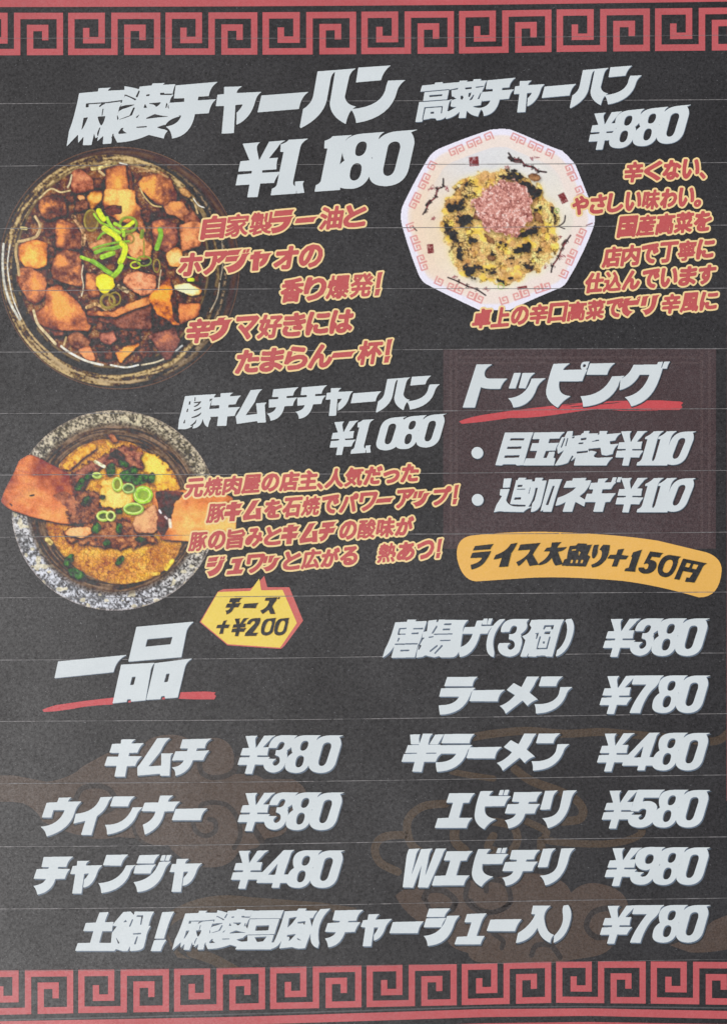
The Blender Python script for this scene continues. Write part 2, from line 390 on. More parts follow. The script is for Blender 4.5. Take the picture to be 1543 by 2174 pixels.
# worn horizontal streaks where the sheet has been rolled
rng = np.random.default_rng(3)
yl = [86, 222, 355, 488, 618, 748, 879, 1010, 1140, 1269, 1401, 1532, 1664, 1797, 1929, 2061]
yr = [79, 213, 347, 480.6, 612, 741, 869, 1000, 1129, 1257, 1386, 1515.5, 1645.5, 1776, 1906, 2036]
for a, b in zip(yl, yr):
    V, F = [], []; x = -20.0
    while x < PW + 20:
        ln = rng.uniform(8, 60); x2 = min(x + ln, PW + 20); u0, u1 = x / PW, x2 / PW
        faint = .55 if (a < 100 or a > 2000) else 1.0
        w = rng.uniform(.5, .85) * faint * (1.0 if rng.random() > .12 else .5); j = 1.2 * math.sin(x * .004 + a)
        y0_, y1_ = a + (b - a) * u0 + j, a + (b - a) * u1 + 1.2 * math.sin(x2 * .004 + a)
        n = len(V); V += [(x, y0_ - w), (x, y0_ + w), (x2, y1_ + w), (x2, y1_ - w)]; F.append((n, n + 1, n + 2, n + 3)); x = x2
        if rng.random() < .05: x += rng.uniform(1, 4)
    V = np.array(V)
    part('worn_streak', build_mesh('worn_streak', P(V[:, 0], V[:, 1], 7), [np.array(F)]), M_STREAK)

# ------------------------------------------------------------------ lettering
WIN = dict(A=(140, 130, 3.8575), B=(480, 130, 3.8575), C=(860, 130, 5.143), D=(1120, 130, 4.286), E=WE, F=(980, 900, 2.967), G=(370, 780, 5.143),
           H=(650, 780, 4.977), I=(220, 1540, 6.43), J=(490, 1540, 5.935), K=(80, 1670, 4.06), L=(60, 1790, 4.06), N=(150, 1910, 2.911), O=(650, 1910, 2.615),
           P=WP, Q=(800, 1300, 3.507), R=(1260, 1300, 5.935), S=(900, 1420, 4.538), T=(1260, 1420, 5.935), U=(840, 1540, 3.8575), V=(900, 1660, 4.538),
           W=(1260, 1660, 5.935), X=(840, 1780, 3.8575), Y=WY, Z=(480, 250, 3.674), R2=(960, 1110, 2.6467))
G = {}
def g(key, s): w, n = key.split('.'); G[key] = wc(WIN[w], s)
g('A.asa', "118,272 272,258 275,232 380,226 ~355,240 350,252 490,245 487,300 470,332 450,350 470,350 ~460,370 445,385 440,410 L430,455 450,480 432,498 425,520 L460,560 430,600 440,640 425,668 390,600 380,682 310,688 315,620 265,665 272,628 250,640 240,600 218,695 148,697 155,625 110,678 108,610 ~70,650 15,708 35,580 ~80,470 118,272;-175,357 350,345 470,328 472,336 350,352 195,362 195,385 172,388;-270,465 330,460 ~320,510 298,535 ~278,510 270,465;-155,475 188,470 ~160,540 138,570;-310,400 302,455 306,455 316,400;-290,550 270,625 265,600 282,558;-428,455 450,480 430,495;-280,380 ~295,360 312,356 330,358 ~300,368 288,384;-400,600 380,640 395,620")
g('A.baba', "487,215 ~550,222 605,240 612,218 710,208 716,192 820,188 ~805,195 800,203 905,198 ~890,220 880,275 878,282 888,285 ~860,310 858,340 L838,385 ~880,440 940,460 ~850,480 822,530 L772,548 840,580 ~815,600 808,642 685,612 ~560,670 425,675 L425,500 440,480 430,450 440,420 468,405 440,390 462,372 470,330 L495,290 487,280;-495,283 582,320 575,330 ~530,302 495,292;-445,385 500,370 568,365 ~520,387 465,402 435,412;-572,390 548,450 ~500,472 445,487 ~500,465 530,455 560,390;-605,250 580,300 592,305 612,255;-665,285 692,280 690,292 665,296;-780,270 810,268 812,277 875,275 872,285 780,285;-690,355 782,347 ~770,370 745,382 ~735,360 690,358;-655,360 645,390 670,390;-580,470 612,443 605,450 590,472;-830,352 822,390 828,390 838,360;-665,475 735,443 ~780,458 850,462 ~760,466 665,481;-585,547 668,541 668,549 588,554;-755,550 815,530 825,545 800,548 840,572 780,560;-435,562 480,556 ~455,575 505,598 440,604")
g('A.chi', "905,208 1250,178 ~1185,220 1175,295 1090,300 1085,330 1238,320 ~1190,350 1175,435 1062,442 ~1030,620 875,642 ~870,570 822,545 ~930,530 950,452 850,462 L848,350 975,342 975,312 890,315")
g('B.ya', "138,215 ~95,235 90,270 295,260 ~255,285 243,335 ~205,480 88,530 L90,430 ~125,400 140,362 80,368 68,597 -32,602 -12,375 -80,378 -66,284 -12,278 -12,220")
g('B.bou', "292,290 678,260 ~615,300 598,400 260,428")
g('B.ha', "750,93 898,82 ~905,86 895,95 ~868,110 858,150 L825,330 ~790,470 612,557 L605,545 632,400 ~700,360 715,290 750,93;898,82 1065,68 ~1015,95 1005,150 L972,300 ~985,370 1068,380 ~1005,400 980,523 ~850,460 850,350 L893,95")
g('B.n', "1082,62 1348,44 ~1285,90 1268,165 1063,183;1325,168 1468,163 ~1415,200 1400,250 ~1350,470 1065,515 ~1055,440 1020,402 ~1290,380 1310,210")
g('C.taka', "162,345 182,278 318,264 322,246 410,240 402,256 590,240 585,300 500,318 475,325 ~468,360 452,433 L485,430 540,425 500,435 ~475,450 470,490 L440,620 ~400,657 335,655 330,635 ~260,630 262,640 L212,648 190,650 180,673 108,675 150,458 190,455 192,448 208,350;-165,346 475,318 475,325 210,349;-262,384 400,374 398,390 262,402;-190,449 485,427 485,434 190,456;-208,516 405,502 395,580 387,580 396,511 217,524 190,648 183,648;-275,566 312,563 308,582 272,584")
g('C.na', "588,240 588,226 680,222 662,238 738,231 740,210 830,206 812,224 890,222 ~865,250 855,300 ~835,330 830,360 L845,400 825,460 820,490 730,505 ~760,525 835,520 ~800,570 790,615 ~700,600 668,550 655,630 578,632 592,560 ~520,630 438,642 L450,560 530,512 490,505 500,440 560,420 505,400 500,330 570,320;-650,302 720,295 718,312 650,319;-768,292 850,283 848,290 768,302;-600,390 622,388 630,410 615,432 602,425;-690,360 716,355 700,400 685,400;-740,378 746,382 722,430 695,438;-825,355 800,425 785,425 820,355;-508,400 528,398 532,425 510,415;-447,548 530,513 552,512 468,557")
g('I.ki', "250,190 ~262,184 285,184 460,184 ~405,195 388,240 565,234 ~505,270 470,365 360,368 350,412 540,412 ~475,450 440,545 328,548 302,692 158,690 188,543 22,543 62,420 210,418 222,368 90,366 128,245 245,243")
g('I.mu', "742,168 922,162 ~850,200 785,350 L620,552 795,540 797,375 970,372 ~925,385 922,430 L908,678 782,678 780,650 472,678 470,560 ~500,530 540,470")
g('I.chi', "1085,183 1490,172 ~1400,205 1388,303 1285,303 1268,342 1455,332 ~1405,370 1368,465 1225,467 ~1170,640 985,680 ~1000,600 935,565 ~1060,560 1105,468 940,470 990,347 1148,342 1160,306 1050,306")
g('K.u', "190,92 305,88 ~275,100 268,126 388,122 ~340,160 325,220 ~280,370 85,425 L75,395 ~60,360 30,342 ~190,330 240,198 142,198 125,262 42,262 85,135 175,130")
g('K.i', "550,86 658,82 ~625,100 612,135 ~590,200 518,248 L470,412 380,410 418,290 ~370,300 315,315 L335,230 ~500,215 545,95")
g('K.n', "658,85 665,80 850,78 ~805,95 785,165 630,165;825,174 915,172 ~870,200 855,250 ~790,380 605,408 ~605,350 585,324 ~760,330 825,174")
g('K.na', "1062,72 1180,70 ~1140,85 1128,124 1240,122 ~1195,140 1178,205 1098,208 ~1070,350 930,408 ~920,360 912,322 ~1000,290 1022,208 902,205 925,140 932,132 1045,130")
g('K.bou', "1195,186 1472,180 ~1420,205 1408,284 1160,284")
g('L.chi', "140,115 400,110 ~350,135 335,200 265,200 260,216 370,218 ~340,240 322,302 240,304 ~210,415 85,440 ~75,390 50,365 ~140,350 160,304 52,302 80,220 182,216 185,203 120,202")
g('L.ya', "430,148 540,146 ~505,160 502,188 650,184 ~615,205 600,250 ~560,370 480,378 L488,310 ~510,290 530,255 L488,258 465,430 385,430 412,260 368,260 390,192 425,190")
g('L.n', "680,96 872,92 ~825,120 805,188 650,186;850,186 932,182 ~890,215 880,260 ~820,400 635,425 ~635,370 610,340 ~790,330 850,186")
g('L.ji', "965,98 1145,92 ~1105,110 1088,168 938,168;932,184 1110,178 ~1070,205 1060,255 912,255;1135,155 1240,152 ~1195,180 1180,230 ~1120,400 945,415 ~940,360 912,330 ~1080,310 1135,155;1158,98 1192,96 1178,146 1140,146;1200,96 1245,94 ~1230,105 1218,146 1185,146")
G['L.ya2'] = [(p, c + np.array([(1290 - 435) / 4.06, (130 - 148) / 4.06])) for p, c in G['L.ya']]
g('V.e', "240,102 492,100 ~450,125 430,192 372,194 332,338 465,338 ~425,360 405,435 100,435 128,342 232,338 275,192 210,192")
g('V.bi', "540,82 665,80 ~635,95 620,130 835,130 ~790,155 770,225 582,228 ~560,335 690,350 ~620,380 575,448 ~480,400 482,310 ~495,190 540,82;728,72 765,70 750,122 710,122;775,70 820,68 ~808,80 798,122 758,122")
g('V.chi', "862,92 1135,90 ~1085,120 1075,182 1005,184 995,205 1115,205 ~1075,235 1060,296 968,298 ~935,420 805,440 ~800,385 770,362 ~860,350 880,298 772,296 800,208 905,205 912,186 840,182")
g('V.ri', "1160,80 1285,76 ~1245,100 1235,140 L1205,258 1110,260;1335,78 1470,74 ~1425,100 1410,160 ~1360,400 1185,438 ~1170,370 1130,342 ~1270,340 1300,240")
g('S.ra', "220,74 515,72 ~470,95 462,162 190,162;162,182 495,178 ~450,205 440,250 ~370,430 150,436 ~140,380 138,345 ~290,350 335,262 142,262")
g('S.bou', "462,202 780,196 ~715,225 705,308 432,306")
g('S.me', "985,70 1105,70 ~1070,100 1055,150 L1008,222 1090,290 ~1040,300 990,352 L943,300 780,428 ~765,380 722,352 ~800,330 870,248 L790,198 858,132 932,172")
g('S.n', "1125,70 1335,68 ~1280,95 1265,162 1098,162;1305,172 1425,170 ~1370,200 1360,250 ~1290,420 1070,425 ~1075,370 1055,335 ~1240,345 1290,240")
g('E.to', "155,76 262,74 ~215,95 207,130 ~205,168 240,168 L358,168 ~325,190 310,235 ~200,238 184,222 L145,357 65,357")
g('E.tsu', "400,132 445,130 410,232 365,232;455,132 540,130 ~505,150 495,185 475,232 430,230;515,168 608,166 ~565,190 548,230 ~510,350 395,357 ~385,315 360,297 ~480,290 515,168")
g('E.pi', "658,72 768,68 ~735,85 718,112 880,108 ~860,140 845,185 695,186 ~680,280 770,282 ~720,310 685,358 ~600,310 610,240 ~630,140 658,72;835,85 ~840,58 865,58 L895,56 ~885,65 882,88 ~875,110 855,110 ~832,108 835,85;-850,84 ~852,74 862,75 ~870,78 867,86 ~862,95 855,93 ~849,90 850,84")
g('E.n', "895,70 1062,66 ~1020,90 1008,142 872,142;1040,154 1125,150 ~1090,165 1080,215 ~1020,340 850,352 ~850,310 832,284 ~980,280 1040,154")
g('E.gu', "1180,78 1335,76 1325,100 1370,98 ~1360,140 1340,190 ~1290,320 1165,350 ~1150,310 1122,290 ~1240,270 1285,142 1220,142 ~1180,220 1088,244 L1095,170 ~1150,150 1180,78;1340,60 1372,58 1358,102 1325,102;1380,58 1420,56 ~1405,70 1398,102 1363,102")
g('P.ichi', "175,438 740,384 ~650,420 628,525 145,575")
g('P.shina', "815,155 1285,112 ~1230,150 1220,210 L1182,402 748,440;-905,257 1108,238 1092,296 890,316;690,464 965,448 ~935,480 930,520 L890,755 770,766 770,745 740,748 735,768 620,780;-780,565 808,563 792,627 764,630;965,452 1275,412 ~1220,440 1210,490 L1152,732 1048,740 1045,718 1018,722 1010,745 895,752;-1060,540 1085,537 1070,603 1042,606")
g('G.buta', "125,318 235,308 465,295 ~440,315 440,335 ~400,370 385,480 L405,565 ~385,590 375,655 ~330,640 318,560 ~300,665 205,670 L215,635 ~150,690 75,675 L48,680 60,570 ~100,430 125,318;-170,378 184,374 180,408 166,410;-150,455 160,455 152,490 140,492;-232,330 240,330 236,372 228,372;-222,385 300,375 ~270,430 222,435 L222,428 ~260,415 278,388 224,393;-222,470 ~270,455 300,435 L295,448 ~260,475 222,480;-200,548 ~280,520 300,495 L295,512 ~260,550 195,555;-110,600 125,570 122,610 108,615;-395,350 425,345 ~400,370 395,375;-180,640 ~230,610 250,570 240,610 200,640")
g('F.moku', "268,56 448,54 ~430,90 420,130 L383,260 340,262 336,255 258,255 248,262 208,260;-305,92 390,91 386,104 300,105;-285,145 372,143 368,157 281,158;-268,200 360,198 355,212 264,214")
g('F.tama', "453,55 645,52 ~618,70 610,92 548,94 540,122 608,120 ~590,140 585,168 L525,170 508,215 585,216 575,262 382,262 400,218 455,218 470,170 425,170 440,122 480,122 486,95 440,97;545,178 582,176 572,215 530,215")
g('F.yaki', "660,48 695,46 690,78 745,72 750,62 762,58 765,46 800,45 ~795,55 792,62 855,60 ~840,80 835,105 815,110 L805,150 790,160 805,190 ~820,210 800,262 L700,262 712,210 ~660,262 580,262 L640,165 600,190 595,150 625,85 642,85;-690,84 705,80 702,90 690,92;-665,90 652,140 646,140 660,90;-745,92 780,88 776,100 745,104;-720,176 790,169 785,180 718,187;-690,200 665,245 672,245 697,205;-640,90 618,150 624,150 645,95;-730,120 760,118 758,126 730,128")
g('F.kii', "790,72 860,70 862,46 915,46 ~905,55 905,66 1000,58 ~970,75 960,105 925,110 L930,130 985,125 ~950,150 945,190 905,200 875,195 868,150 785,158 790,118 860,108 860,100 788,104;760,215 800,180 ~790,160 845,178 ~800,215 860,214 L948,210 ~920,230 905,262 790,262 ~750,250 760,215")
g('F.oi', "262,345 310,343 298,400 255,402;345,358 355,340 405,340 ~395,348 392,352 440,350 L415,440 425,445 405,510 300,505 340,352;-350,385 378,384 375,396 347,397;-330,464 370,462 366,476 326,477;240,412 297,410 275,480 ~290,515 330,520 L440,522 ~400,535 385,555 260,552 ~235,545 198,557 L215,510 250,455 235,448;-345,410 395,409 394,413 344,414")
g('F.ka', "455,362 460,340 510,340 ~500,350 500,358 530,356 ~520,400 500,480 ~490,550 430,555 L440,500 455,480 475,402 460,402 ~440,520 380,550 L405,500 430,400 405,400 425,362;545,350 628,348 ~608,380 560,552 505,552 510,540 490,552;-568,392 580,390 540,510 525,510")
g('F.ne', "695,343 780,340 770,357 810,355 ~790,420 735,455 L775,480 ~770,500 765,520 L710,490 690,552 630,552 650,490 ~620,510 585,515 L600,465 ~680,440 715,400 L635,402 655,360 690,358")
g('F.gi', "855,346 917,343 ~897,358 893,370 968,366 ~945,385 935,410 880,412 L874,438 965,436 ~938,465 928,490 898,492 882,552 822,552 838,492 765,492 782,440 815,440 822,412 795,412 808,372 850,370;945,338 970,336 960,366 935,366;978,336 1005,335 ~996,342 992,366 968,366")
def circ(cx, cy, r, n=28): return ' '.join(f'{cx + r * math.cos(6.2832 * i / n):.1f},{cy + r * math.sin(6.2832 * i / n):.1f}' for i in range(n))
g('F.dot1', circ(95, 183, 37)); g('F.dot2', circ(97, 478, 37))
g('N.tsuchi', "183,75 240,72 ~225,100 215,135 272,133 ~262,150 260,190 200,190 180,262 262,262 L290,290 275,312 32,312 48,265 125,262 145,190 82,190 98,140 160,137")
g('N.nabe', "330,72 375,68 395,90 400,68 522,68 ~500,90 485,158 500,156 ~475,190 470,230 L455,290 ~440,312 370,312 372,280 355,312 322,312 L250,290 260,200 290,160 262,155 280,130;-415,92 452,92 440,150 434,150 442,100 412,100;-385,115 365,162 372,162 390,120;-388,205 440,200 438,208 392,210;-412,225 420,222 405,270 396,270;-285,230 305,262 298,268;-345,120 330,135 350,132")
g('N.bang', "570,72 645,68 ~620,95 580,235 522,235;520,245 598,242 ~575,265 560,312 498,312")
g('N.mame', "1125,62 1320,58 ~1305,85 1300,108 1110,110;1110,114 1292,112 ~1275,160 1262,206 1085,210;-1150,155 1228,152 1222,182 1142,185;1095,214 1258,211 1242,258 1265,258 1240,300 1020,300 1045,255 1095,250;-1140,226 1212,222 1190,250 1155,254")
g('N.fu', "1325,65 1400,62 1410,48 1460,48 1450,62 1528,62 ~1505,85 1500,105 1478,108 L1495,178 ~1470,230 1450,292 ~1400,300 1370,285 L1330,290 1290,295 1310,230 ~1290,290 1235,298 ~1290,200 1325,65;-1352,108 1398,100 1372,135 1342,165;-1405,132 1452,126 1445,150 1440,138 1405,140;-1340,212 1392,206 1350,250 1355,220 1340,224;-1400,230 1425,245 1405,240")
G['N.asa'] = G['A.asa']; G['N.baba'] = G['A.baba']
g('O.paL', "80,47 135,43 ~50,120 72,235 L65,262 ~20,250 25,190 ~35,90 80,47")
g('O.chi', "160,54 320,50 ~285,70 278,110 235,112 230,120 302,118 ~280,140 270,172 215,174 ~190,250 122,258 ~118,220 103,210 ~155,200 165,174 104,172 120,124 185,120 188,112 146,108")
g('O.ya', "345,76 408,73 ~390,85 384,105 478,100 ~450,120 440,145 ~420,210 374,222 L375,190 ~390,170 400,148 376,148 360,252 313,252 328,148 302,145 315,108 340,106")
g('O.bou', "480,118 652,114 ~625,135 618,180 460,180")
g('O.shi', "680,44 800,42 ~775,60 765,90 665,90;665,98 775,96 ~755,120 748,147 650,147;780,84 850,82 ~825,105 815,140 ~780,245 672,250 ~670,215 650,195 ~750,190 780,84")
g('O.yu', "890,74 1000,70 ~975,95 965,130 L942,196 988,196 ~970,220 965,242 820,242 835,200 890,198 915,120 875,120")
g('O.bou2', "1020,105 1195,102 ~1168,125 1155,170 998,168")
g('O.iri', "1255,28 1355,28 ~1305,60 1320,120 ~1330,180 1372,190 ~1350,210 1352,235 ~1290,210 1280,150 ~1240,225 1160,235 L1172,180 ~1240,140 1268,76 1245,75")
g('O.paR', "1425,28 1450,24 ~1475,60 1462,110 ~1440,210 1368,235 L1372,195 ~1430,140 1420,75 ~1415,45 1425,28")
g('Q.kara', "135,72 222,68 225,52 295,52 ~285,60 283,65 370,62 L345,140 338,152 ~320,220 305,238 L280,332 105,335 130,245 ~90,310 40,335 L60,270 ~100,200 135,72;-165,116 218,113 217,121 172,123 163,158 212,156 211,163 152,164;-270,116 342,113 339,123 268,124;-258,150 308,148 305,158 255,160;-135,231 302,227 300,235 133,239;-175,277 240,275 237,285 172,287;-160,186 150,215 156,215 168,190")
g('Q.age', "380,60 445,52 438,72 452,70 458,52 680,55 ~650,75 640,110 L620,250 ~600,335 550,332 L470,332 460,322 425,332 375,322 ~360,310 340,328 L290,335 300,270 345,190 332,205 340,145 370,138;-500,82 552,80 549,91 497,92;-490,120 542,118 539,129 487,130;-425,157 560,155 558,162 423,164;-470,204 546,202 543,209 467,211;-442,95 405,155 415,155 447,105;-445,240 390,285 395,292 450,248;-480,240 425,302 432,306 488,246;-330,190 350,185 345,195 328,200;-385,180 420,175 415,182 383,188;-320,240 305,275 312,275 328,245")
g('Q.ge', "650,108 725,105 740,60 790,58 ~775,75 772,100 862,98 ~830,125 820,155 765,157 ~720,320 612,330 ~610,290 592,262 ~680,250 710,157 632,157;790,45 820,44 815,88 778,88;828,44 860,43 ~850,55 843,88 817,88")
g('Q.paL', "910,50 952,47 ~850,150 862,250 L870,300 865,330 ~810,320 810,240 ~820,110 910,50")
g('Q.ko', "1145,55 1200,52 1388,50 ~1370,80 1360,110 L1300,327 1250,325 1248,318 1185,320 1178,327 1120,325 1128,290 1110,327 1062,327 1090,240 1100,205 1075,175 ~1130,160 1145,110 L1130,90;-1242,95 1312,93 1303,125 1290,125 1294,104 1250,106 1240,125 1232,125;-1172,155 1200,150 1185,195 1178,195 1185,160;-1240,158 1246,142 1286,140 1280,158;-1205,178 1215,177 1190,264 1255,262 1278,180 1286,180 1262,270 1182,272;-1232,215 1245,214 1241,229 1229,230")
g('Q.paR', "1402,50 1442,45 ~1470,90 1455,150 ~1420,300 1325,327 L1335,280 ~1400,230 1410,130 ~1410,75 1395,65")
g('U.han', "115,70 200,68 ~182,85 192,150 122,150;320,70 392,68 342,150 272,150;98,156 365,153 345,218 75,220;65,228 372,226 ~340,245 325,292 45,292;220,62 305,62 ~275,80 270,120 L210,375 132,372 190,150")
g('X.w', "105,80 200,75 ~168,95 162,140 L122,308 205,80 300,75 ~275,100 270,130 L236,308 325,76 415,75 ~390,90 380,130 L262,394 178,392 212,205 140,394 55,392 88,130")
g('Z.1', "428,215 ~470,205 490,180 L645,170 ~590,195 580,240 L525,500 ~520,540 550,545 L548,598 350,612 360,560 ~395,550 400,520 L450,275 425,275")
g('Z.comma', "540,505 612,500 ~598,515 600,530 L612,592 552,598 ~552,560 540,545")
g('F.1', "1150,84 ~1185,68 1202,48 L1268,46 ~1235,60 1226,95 L1193,215 ~1186,238 1210,246 L1204,262 1093,262 1100,242 ~1122,238 1130,212 L1163,96 1146,97")
def digit(key, tip, s): G[key] = [(p, c - np.array(tip, float)) for p, c in contours(s)]       # origin: tip of the last zero
digit('yen', (190, 130), "190,130 350,126 ~305,145 312,200 L320,285 425,126 578,122 ~522,140 496,180 L408,272 490,270 ~470,300 465,372 338,373 335,395 500,395 ~450,440 430,490 308,488 272,605 180,603 212,492 90,492 118,400 240,396 248,373 125,372 155,283 235,280")
digit('3', (1460, 75), "512,215 ~528,140 600,92 ~645,72 700,72 L880,75 ~850,85 832,120 ~850,200 740,262 ~750,290 735,295 ~760,340 720,420 ~690,530 570,543 ~440,530 445,430 ~450,390 475,370 L610,370 ~560,400 560,425 ~565,460 600,455 ~640,440 650,400 ~660,330 590,325 L605,258 ~660,270 690,230 ~725,170 695,158 ~660,145 635,185 L610,232 510,232")
digit('8', (1470, 80), "805,215 ~815,80 990,78 L1185,78 ~1140,92 1125,130 L1125,180 ~1120,260 1052,295 ~1080,350 1030,440 ~980,552 860,552 ~725,545 725,470 ~730,350 820,300 ~805,270 805,215;-918,230 ~930,150 985,148 ~1030,150 1012,210 ~990,270 945,270 ~912,265 918,230;-858,430 ~870,335 925,333 ~972,340 957,400 ~940,478 890,480 ~853,475 858,430")
digit('0', (1470, 80), "1080,220 ~1120,82 1290,80 L1470,80 ~1430,90 1405,100 ~1435,140 1428,200 L1370,400 ~1330,550 1170,552 ~1010,545 1022,430 L1080,220;-1198,220 ~1210,172 1265,170 ~1312,175 1302,230 L1247,400 ~1225,462 1180,462 ~1138,455 1148,400 L1198,220")
digit('7', (1470, 80), "505,80 885,77 ~830,100 822,140 ~800,200 720,265 ~620,380 572,552 L440,550 ~490,400 655,190 L468,190 490,110")
digit('4', (1470, 803), "690,800 830,798 ~780,820 775,860 L690,1107 760,1107 735,1212 645,1212 630,1272 535,1272 552,1212 345,1212 370,1130;-612,975 580,1107 498,1109")
digit('5', (1475, 97), "545,92 895,92 ~830,120 815,192 L620,192 605,245 ~650,225 720,240 ~810,270 780,350 ~770,560 570,570 ~420,560 422,470 L440,408 605,405 ~545,430 555,455 ~570,480 605,465 ~640,440 650,380 ~665,325 600,330 ~565,345 555,365 L455,360 490,240")
digit('9', (1478, 820), "510,980 ~520,815 700,812 L905,815 ~850,830 848,860 L862,950 760,1150 ~720,1290 580,1288 ~450,1280 450,1195 L480,1125 630,1130 ~570,1160 582,1178 ~600,1195 640,1180 ~680,1160 700,1085 ~680,1105 640,1105 ~520,1095 510,980;-638,980 ~650,905 705,905 ~752,910 742,960 ~730,1022 675,1024 ~633,1020 638,980")
g('Y.zu', "920,348 1060,342 1050,385 ~1010,430 1000,460 ~1020,500 1038,550 975,550 ~965,520 955,500 ~900,540 878,552 L850,508 ~940,480 965,385 905,385;1045,345 1066,343 1058,364 1040,364;1078,340 1098,338 1088,364 1065,364")
g('Y.bou', "650,425 830,412 ~800,440 795,478 630,475")
g('Y.plus', "388,640 432,628 ~415,660 410,685 468,685 448,728 395,730 382,800 335,802 355,730 295,730 312,690 370,685")
g('Y.2', "690,655 ~720,605 790,605 L850,602 ~855,650 830,690 L755,790 825,788 ~800,810 800,825 652,828 665,790 L780,670 ~795,642 765,640 ~735,650 725,680 L680,680")
g('Y.0', "860,750 ~870,625 940,612 L1050,600 ~1035,625 1035,660 L1010,770 ~980,822 915,822 ~850,815 860,750;-905,750 ~930,640 975,638 ~1000,645 992,680 L970,755 ~945,785 925,780 ~898,780 905,750")
g('R2.ra', "125,130 230,118 ~215,135 212,148 112,155;110,168 215,158 ~205,185 190,205 ~165,250 105,262 L100,235 ~150,225 165,195 98,197")
g('R2.i', "325,118 362,112 ~350,140 328,170 L310,245 258,248 275,195 ~250,205 228,205 L240,180 ~300,160 325,118")
g('R2.su', "378,122 492,112 ~470,140 448,178 L482,235 430,242 412,202 ~390,230 368,243 L355,220 ~420,190 435,150 365,155")
g('R2.dai', "555,110 610,108 ~590,125 585,140 640,135 ~620,160 590,162 ~600,200 618,232 L575,240 ~560,220 555,195 ~530,235 478,238 L485,225 ~530,200 545,160 510,160 525,140 550,137")
g('R2.mori', "655,130 690,127 700,115 750,117 750,125 780,122 768,150 755,180 770,190 745,245 610,240 625,205 640,200 ~640,170 655,130;-663,208 673,208 668,225 658,225;-692,208 702,208 697,225 687,225;-720,208 730,208 725,225 715,225;-668,150 690,148 688,154 666,156;-705,160 715,165 705,185")
g('R2.ri', "790,125 818,122 ~810,150 812,165 ~800,200 785,200 ~770,190 790,125;842,122 880,125 ~875,190 850,215 ~820,250 780,250 L775,235 ~820,220 832,190 ~842,150 820,150")
g('R2.plus', "925,150 960,145 945,180 985,185 970,205 935,205 920,245 890,245 905,203 865,200 880,180 915,178")
g('R2.1', "1010,165 1060,150 1025,252 1022,275 960,270 968,255 985,252 1005,190 998,190")
g('R2.5', "1105,160 1180,170 ~1165,180 1160,195 L1115,190 1105,208 ~1150,210 1140,250 ~1120,290 1070,285 ~1035,275 1040,250 L1070,250 ~1078,268 1090,255 ~1105,228 1085,228 L1068,232")
g('R2.0', "1150,240 ~1170,180 1215,180 L1280,190 ~1260,200 1262,220 ~1240,305 1190,305 ~1138,300 1150,240;-1178,260 ~1190,205 1222,208 ~1238,212 1228,240 ~1212,280 1195,280 ~1172,275 1178,260")
g('R2.en', "1290,200 1425,228 ~1400,240 1395,260 L1355,335 1300,330 1310,305 1325,310 1345,280 1290,270 1270,320 1240,315;-1312,225 1332,229 1322,250 1302,246;-1350,232 1375,237 1362,260 1340,255")

def W_(w, x, y): o = WIN[w]; return (o[0] + x / o[2], o[1] + y / o[2])
def aff(src, dst):
    s = np.array([[a, b, 1] for a, b in src], float); d = np.array(dst, float)
    return np.linalg.solve(s, d)                     # 3x2
def ap(cont, M): return [(p, c @ M[:2] + M[2]) for p, c in cont]
def place(keys, M=None): return [G[k] if M is None else ap(G[k], M) for k in keys]
I3 = lambda s, x, y: np.array([[1 / s, 0], [0, 1 / s], [x, y]])
def price(tipx, tipy, digits, yen_dx, s=5.935):      # digits share the frame of the last zero's tip
    M = I3(s, tipx, tipy); L = [ap(G['yen'], I3(s, tipx + yen_dx / s, tipy + 8 / s))]
    for d_ in digits: L.append(ap(G[d_], M))
    return L
def emit(name, label, letters, m, backs, lvl, stagger=.2, text_name='letter', ss=3):
    """one printed line: its backing print is the part, each letter a piece of it. backs: (radius, dx, dy, material, name)"""
    A = np.concatenate([c for L in letters for _, c in L]); pad = 8
    R = Ras(A[:, 0].min() - pad, A[:, 1].min() - pad, A[:, 0].max() + pad, A[:, 1].max() + pad, ss)
    masks = []
    for L in letters:
        B = Ras(0, 0, 1, 1); q = np.concatenate([c for _, c in L])
        r = Ras(q[:, 0].min() - 1, q[:, 1].min() - 1, q[:, 0].max() + 1, q[:, 1].max() + 1, ss); r.open = 1.5; r.add(L)
        masks.append(r); oy, ox = (r.y0 - R.y0) * ss, (r.x0 - R.x0) * ss
        R.B[oy:oy + r.B.shape[0], ox:ox + r.B.shape[1]] |= r.B
    top = None
    for i, (rad, dx, dy, bm, bn) in enumerate(backs):
        Bd = dilate(shift(R.B, round(dx * ss), round(dy * ss)), rad * ss)
        if top is None: top = part(name, contour_mesh(name, R.F(Bd), R.x0, R.y0, lvl), bm, None, label)
        else: part(bn, contour_mesh(bn, R.F(Bd), R.x0, R.y0, lvl + i * .35), bm, top)
    for k, r in enumerate(masks):
        part(text_name, contour_mesh(text_name, r.F(), r.x0, r.y0, lvl + 1 + (k % 3) * stagger), m, top)
    return top
DARKB = lambda r=1.0, dx=.6, dy=-.4: (r, dx, dy, M_SHDARK, 'dark_edge')
BK_TOP = [(1.6, .4, -.2, M_SHDARK, 'dark_edge')]
BK_LOW = [(1.9, 2.4, 3.2, M_SHDARK, 'dark_edge'), (.3, 1.9, 2.7, M_SHADOW, 'drop_shadow')]
BK_PAN = [(1.4, 1.4, 1.8, M_SHDARK, 'dark_edge'), (.3, 1.0, 1.5, M_SHADOW, 'drop_shadow')]
LT = 8
emit('dish_name', 'large slanted white lettering 麻婆チャーハン at the top left', place(['A.asa', 'A.baba', 'A.chi', 'B.ya', 'B.bou', 'B.ha', 'B.n']), M_WHITE, BK_TOP, LT)
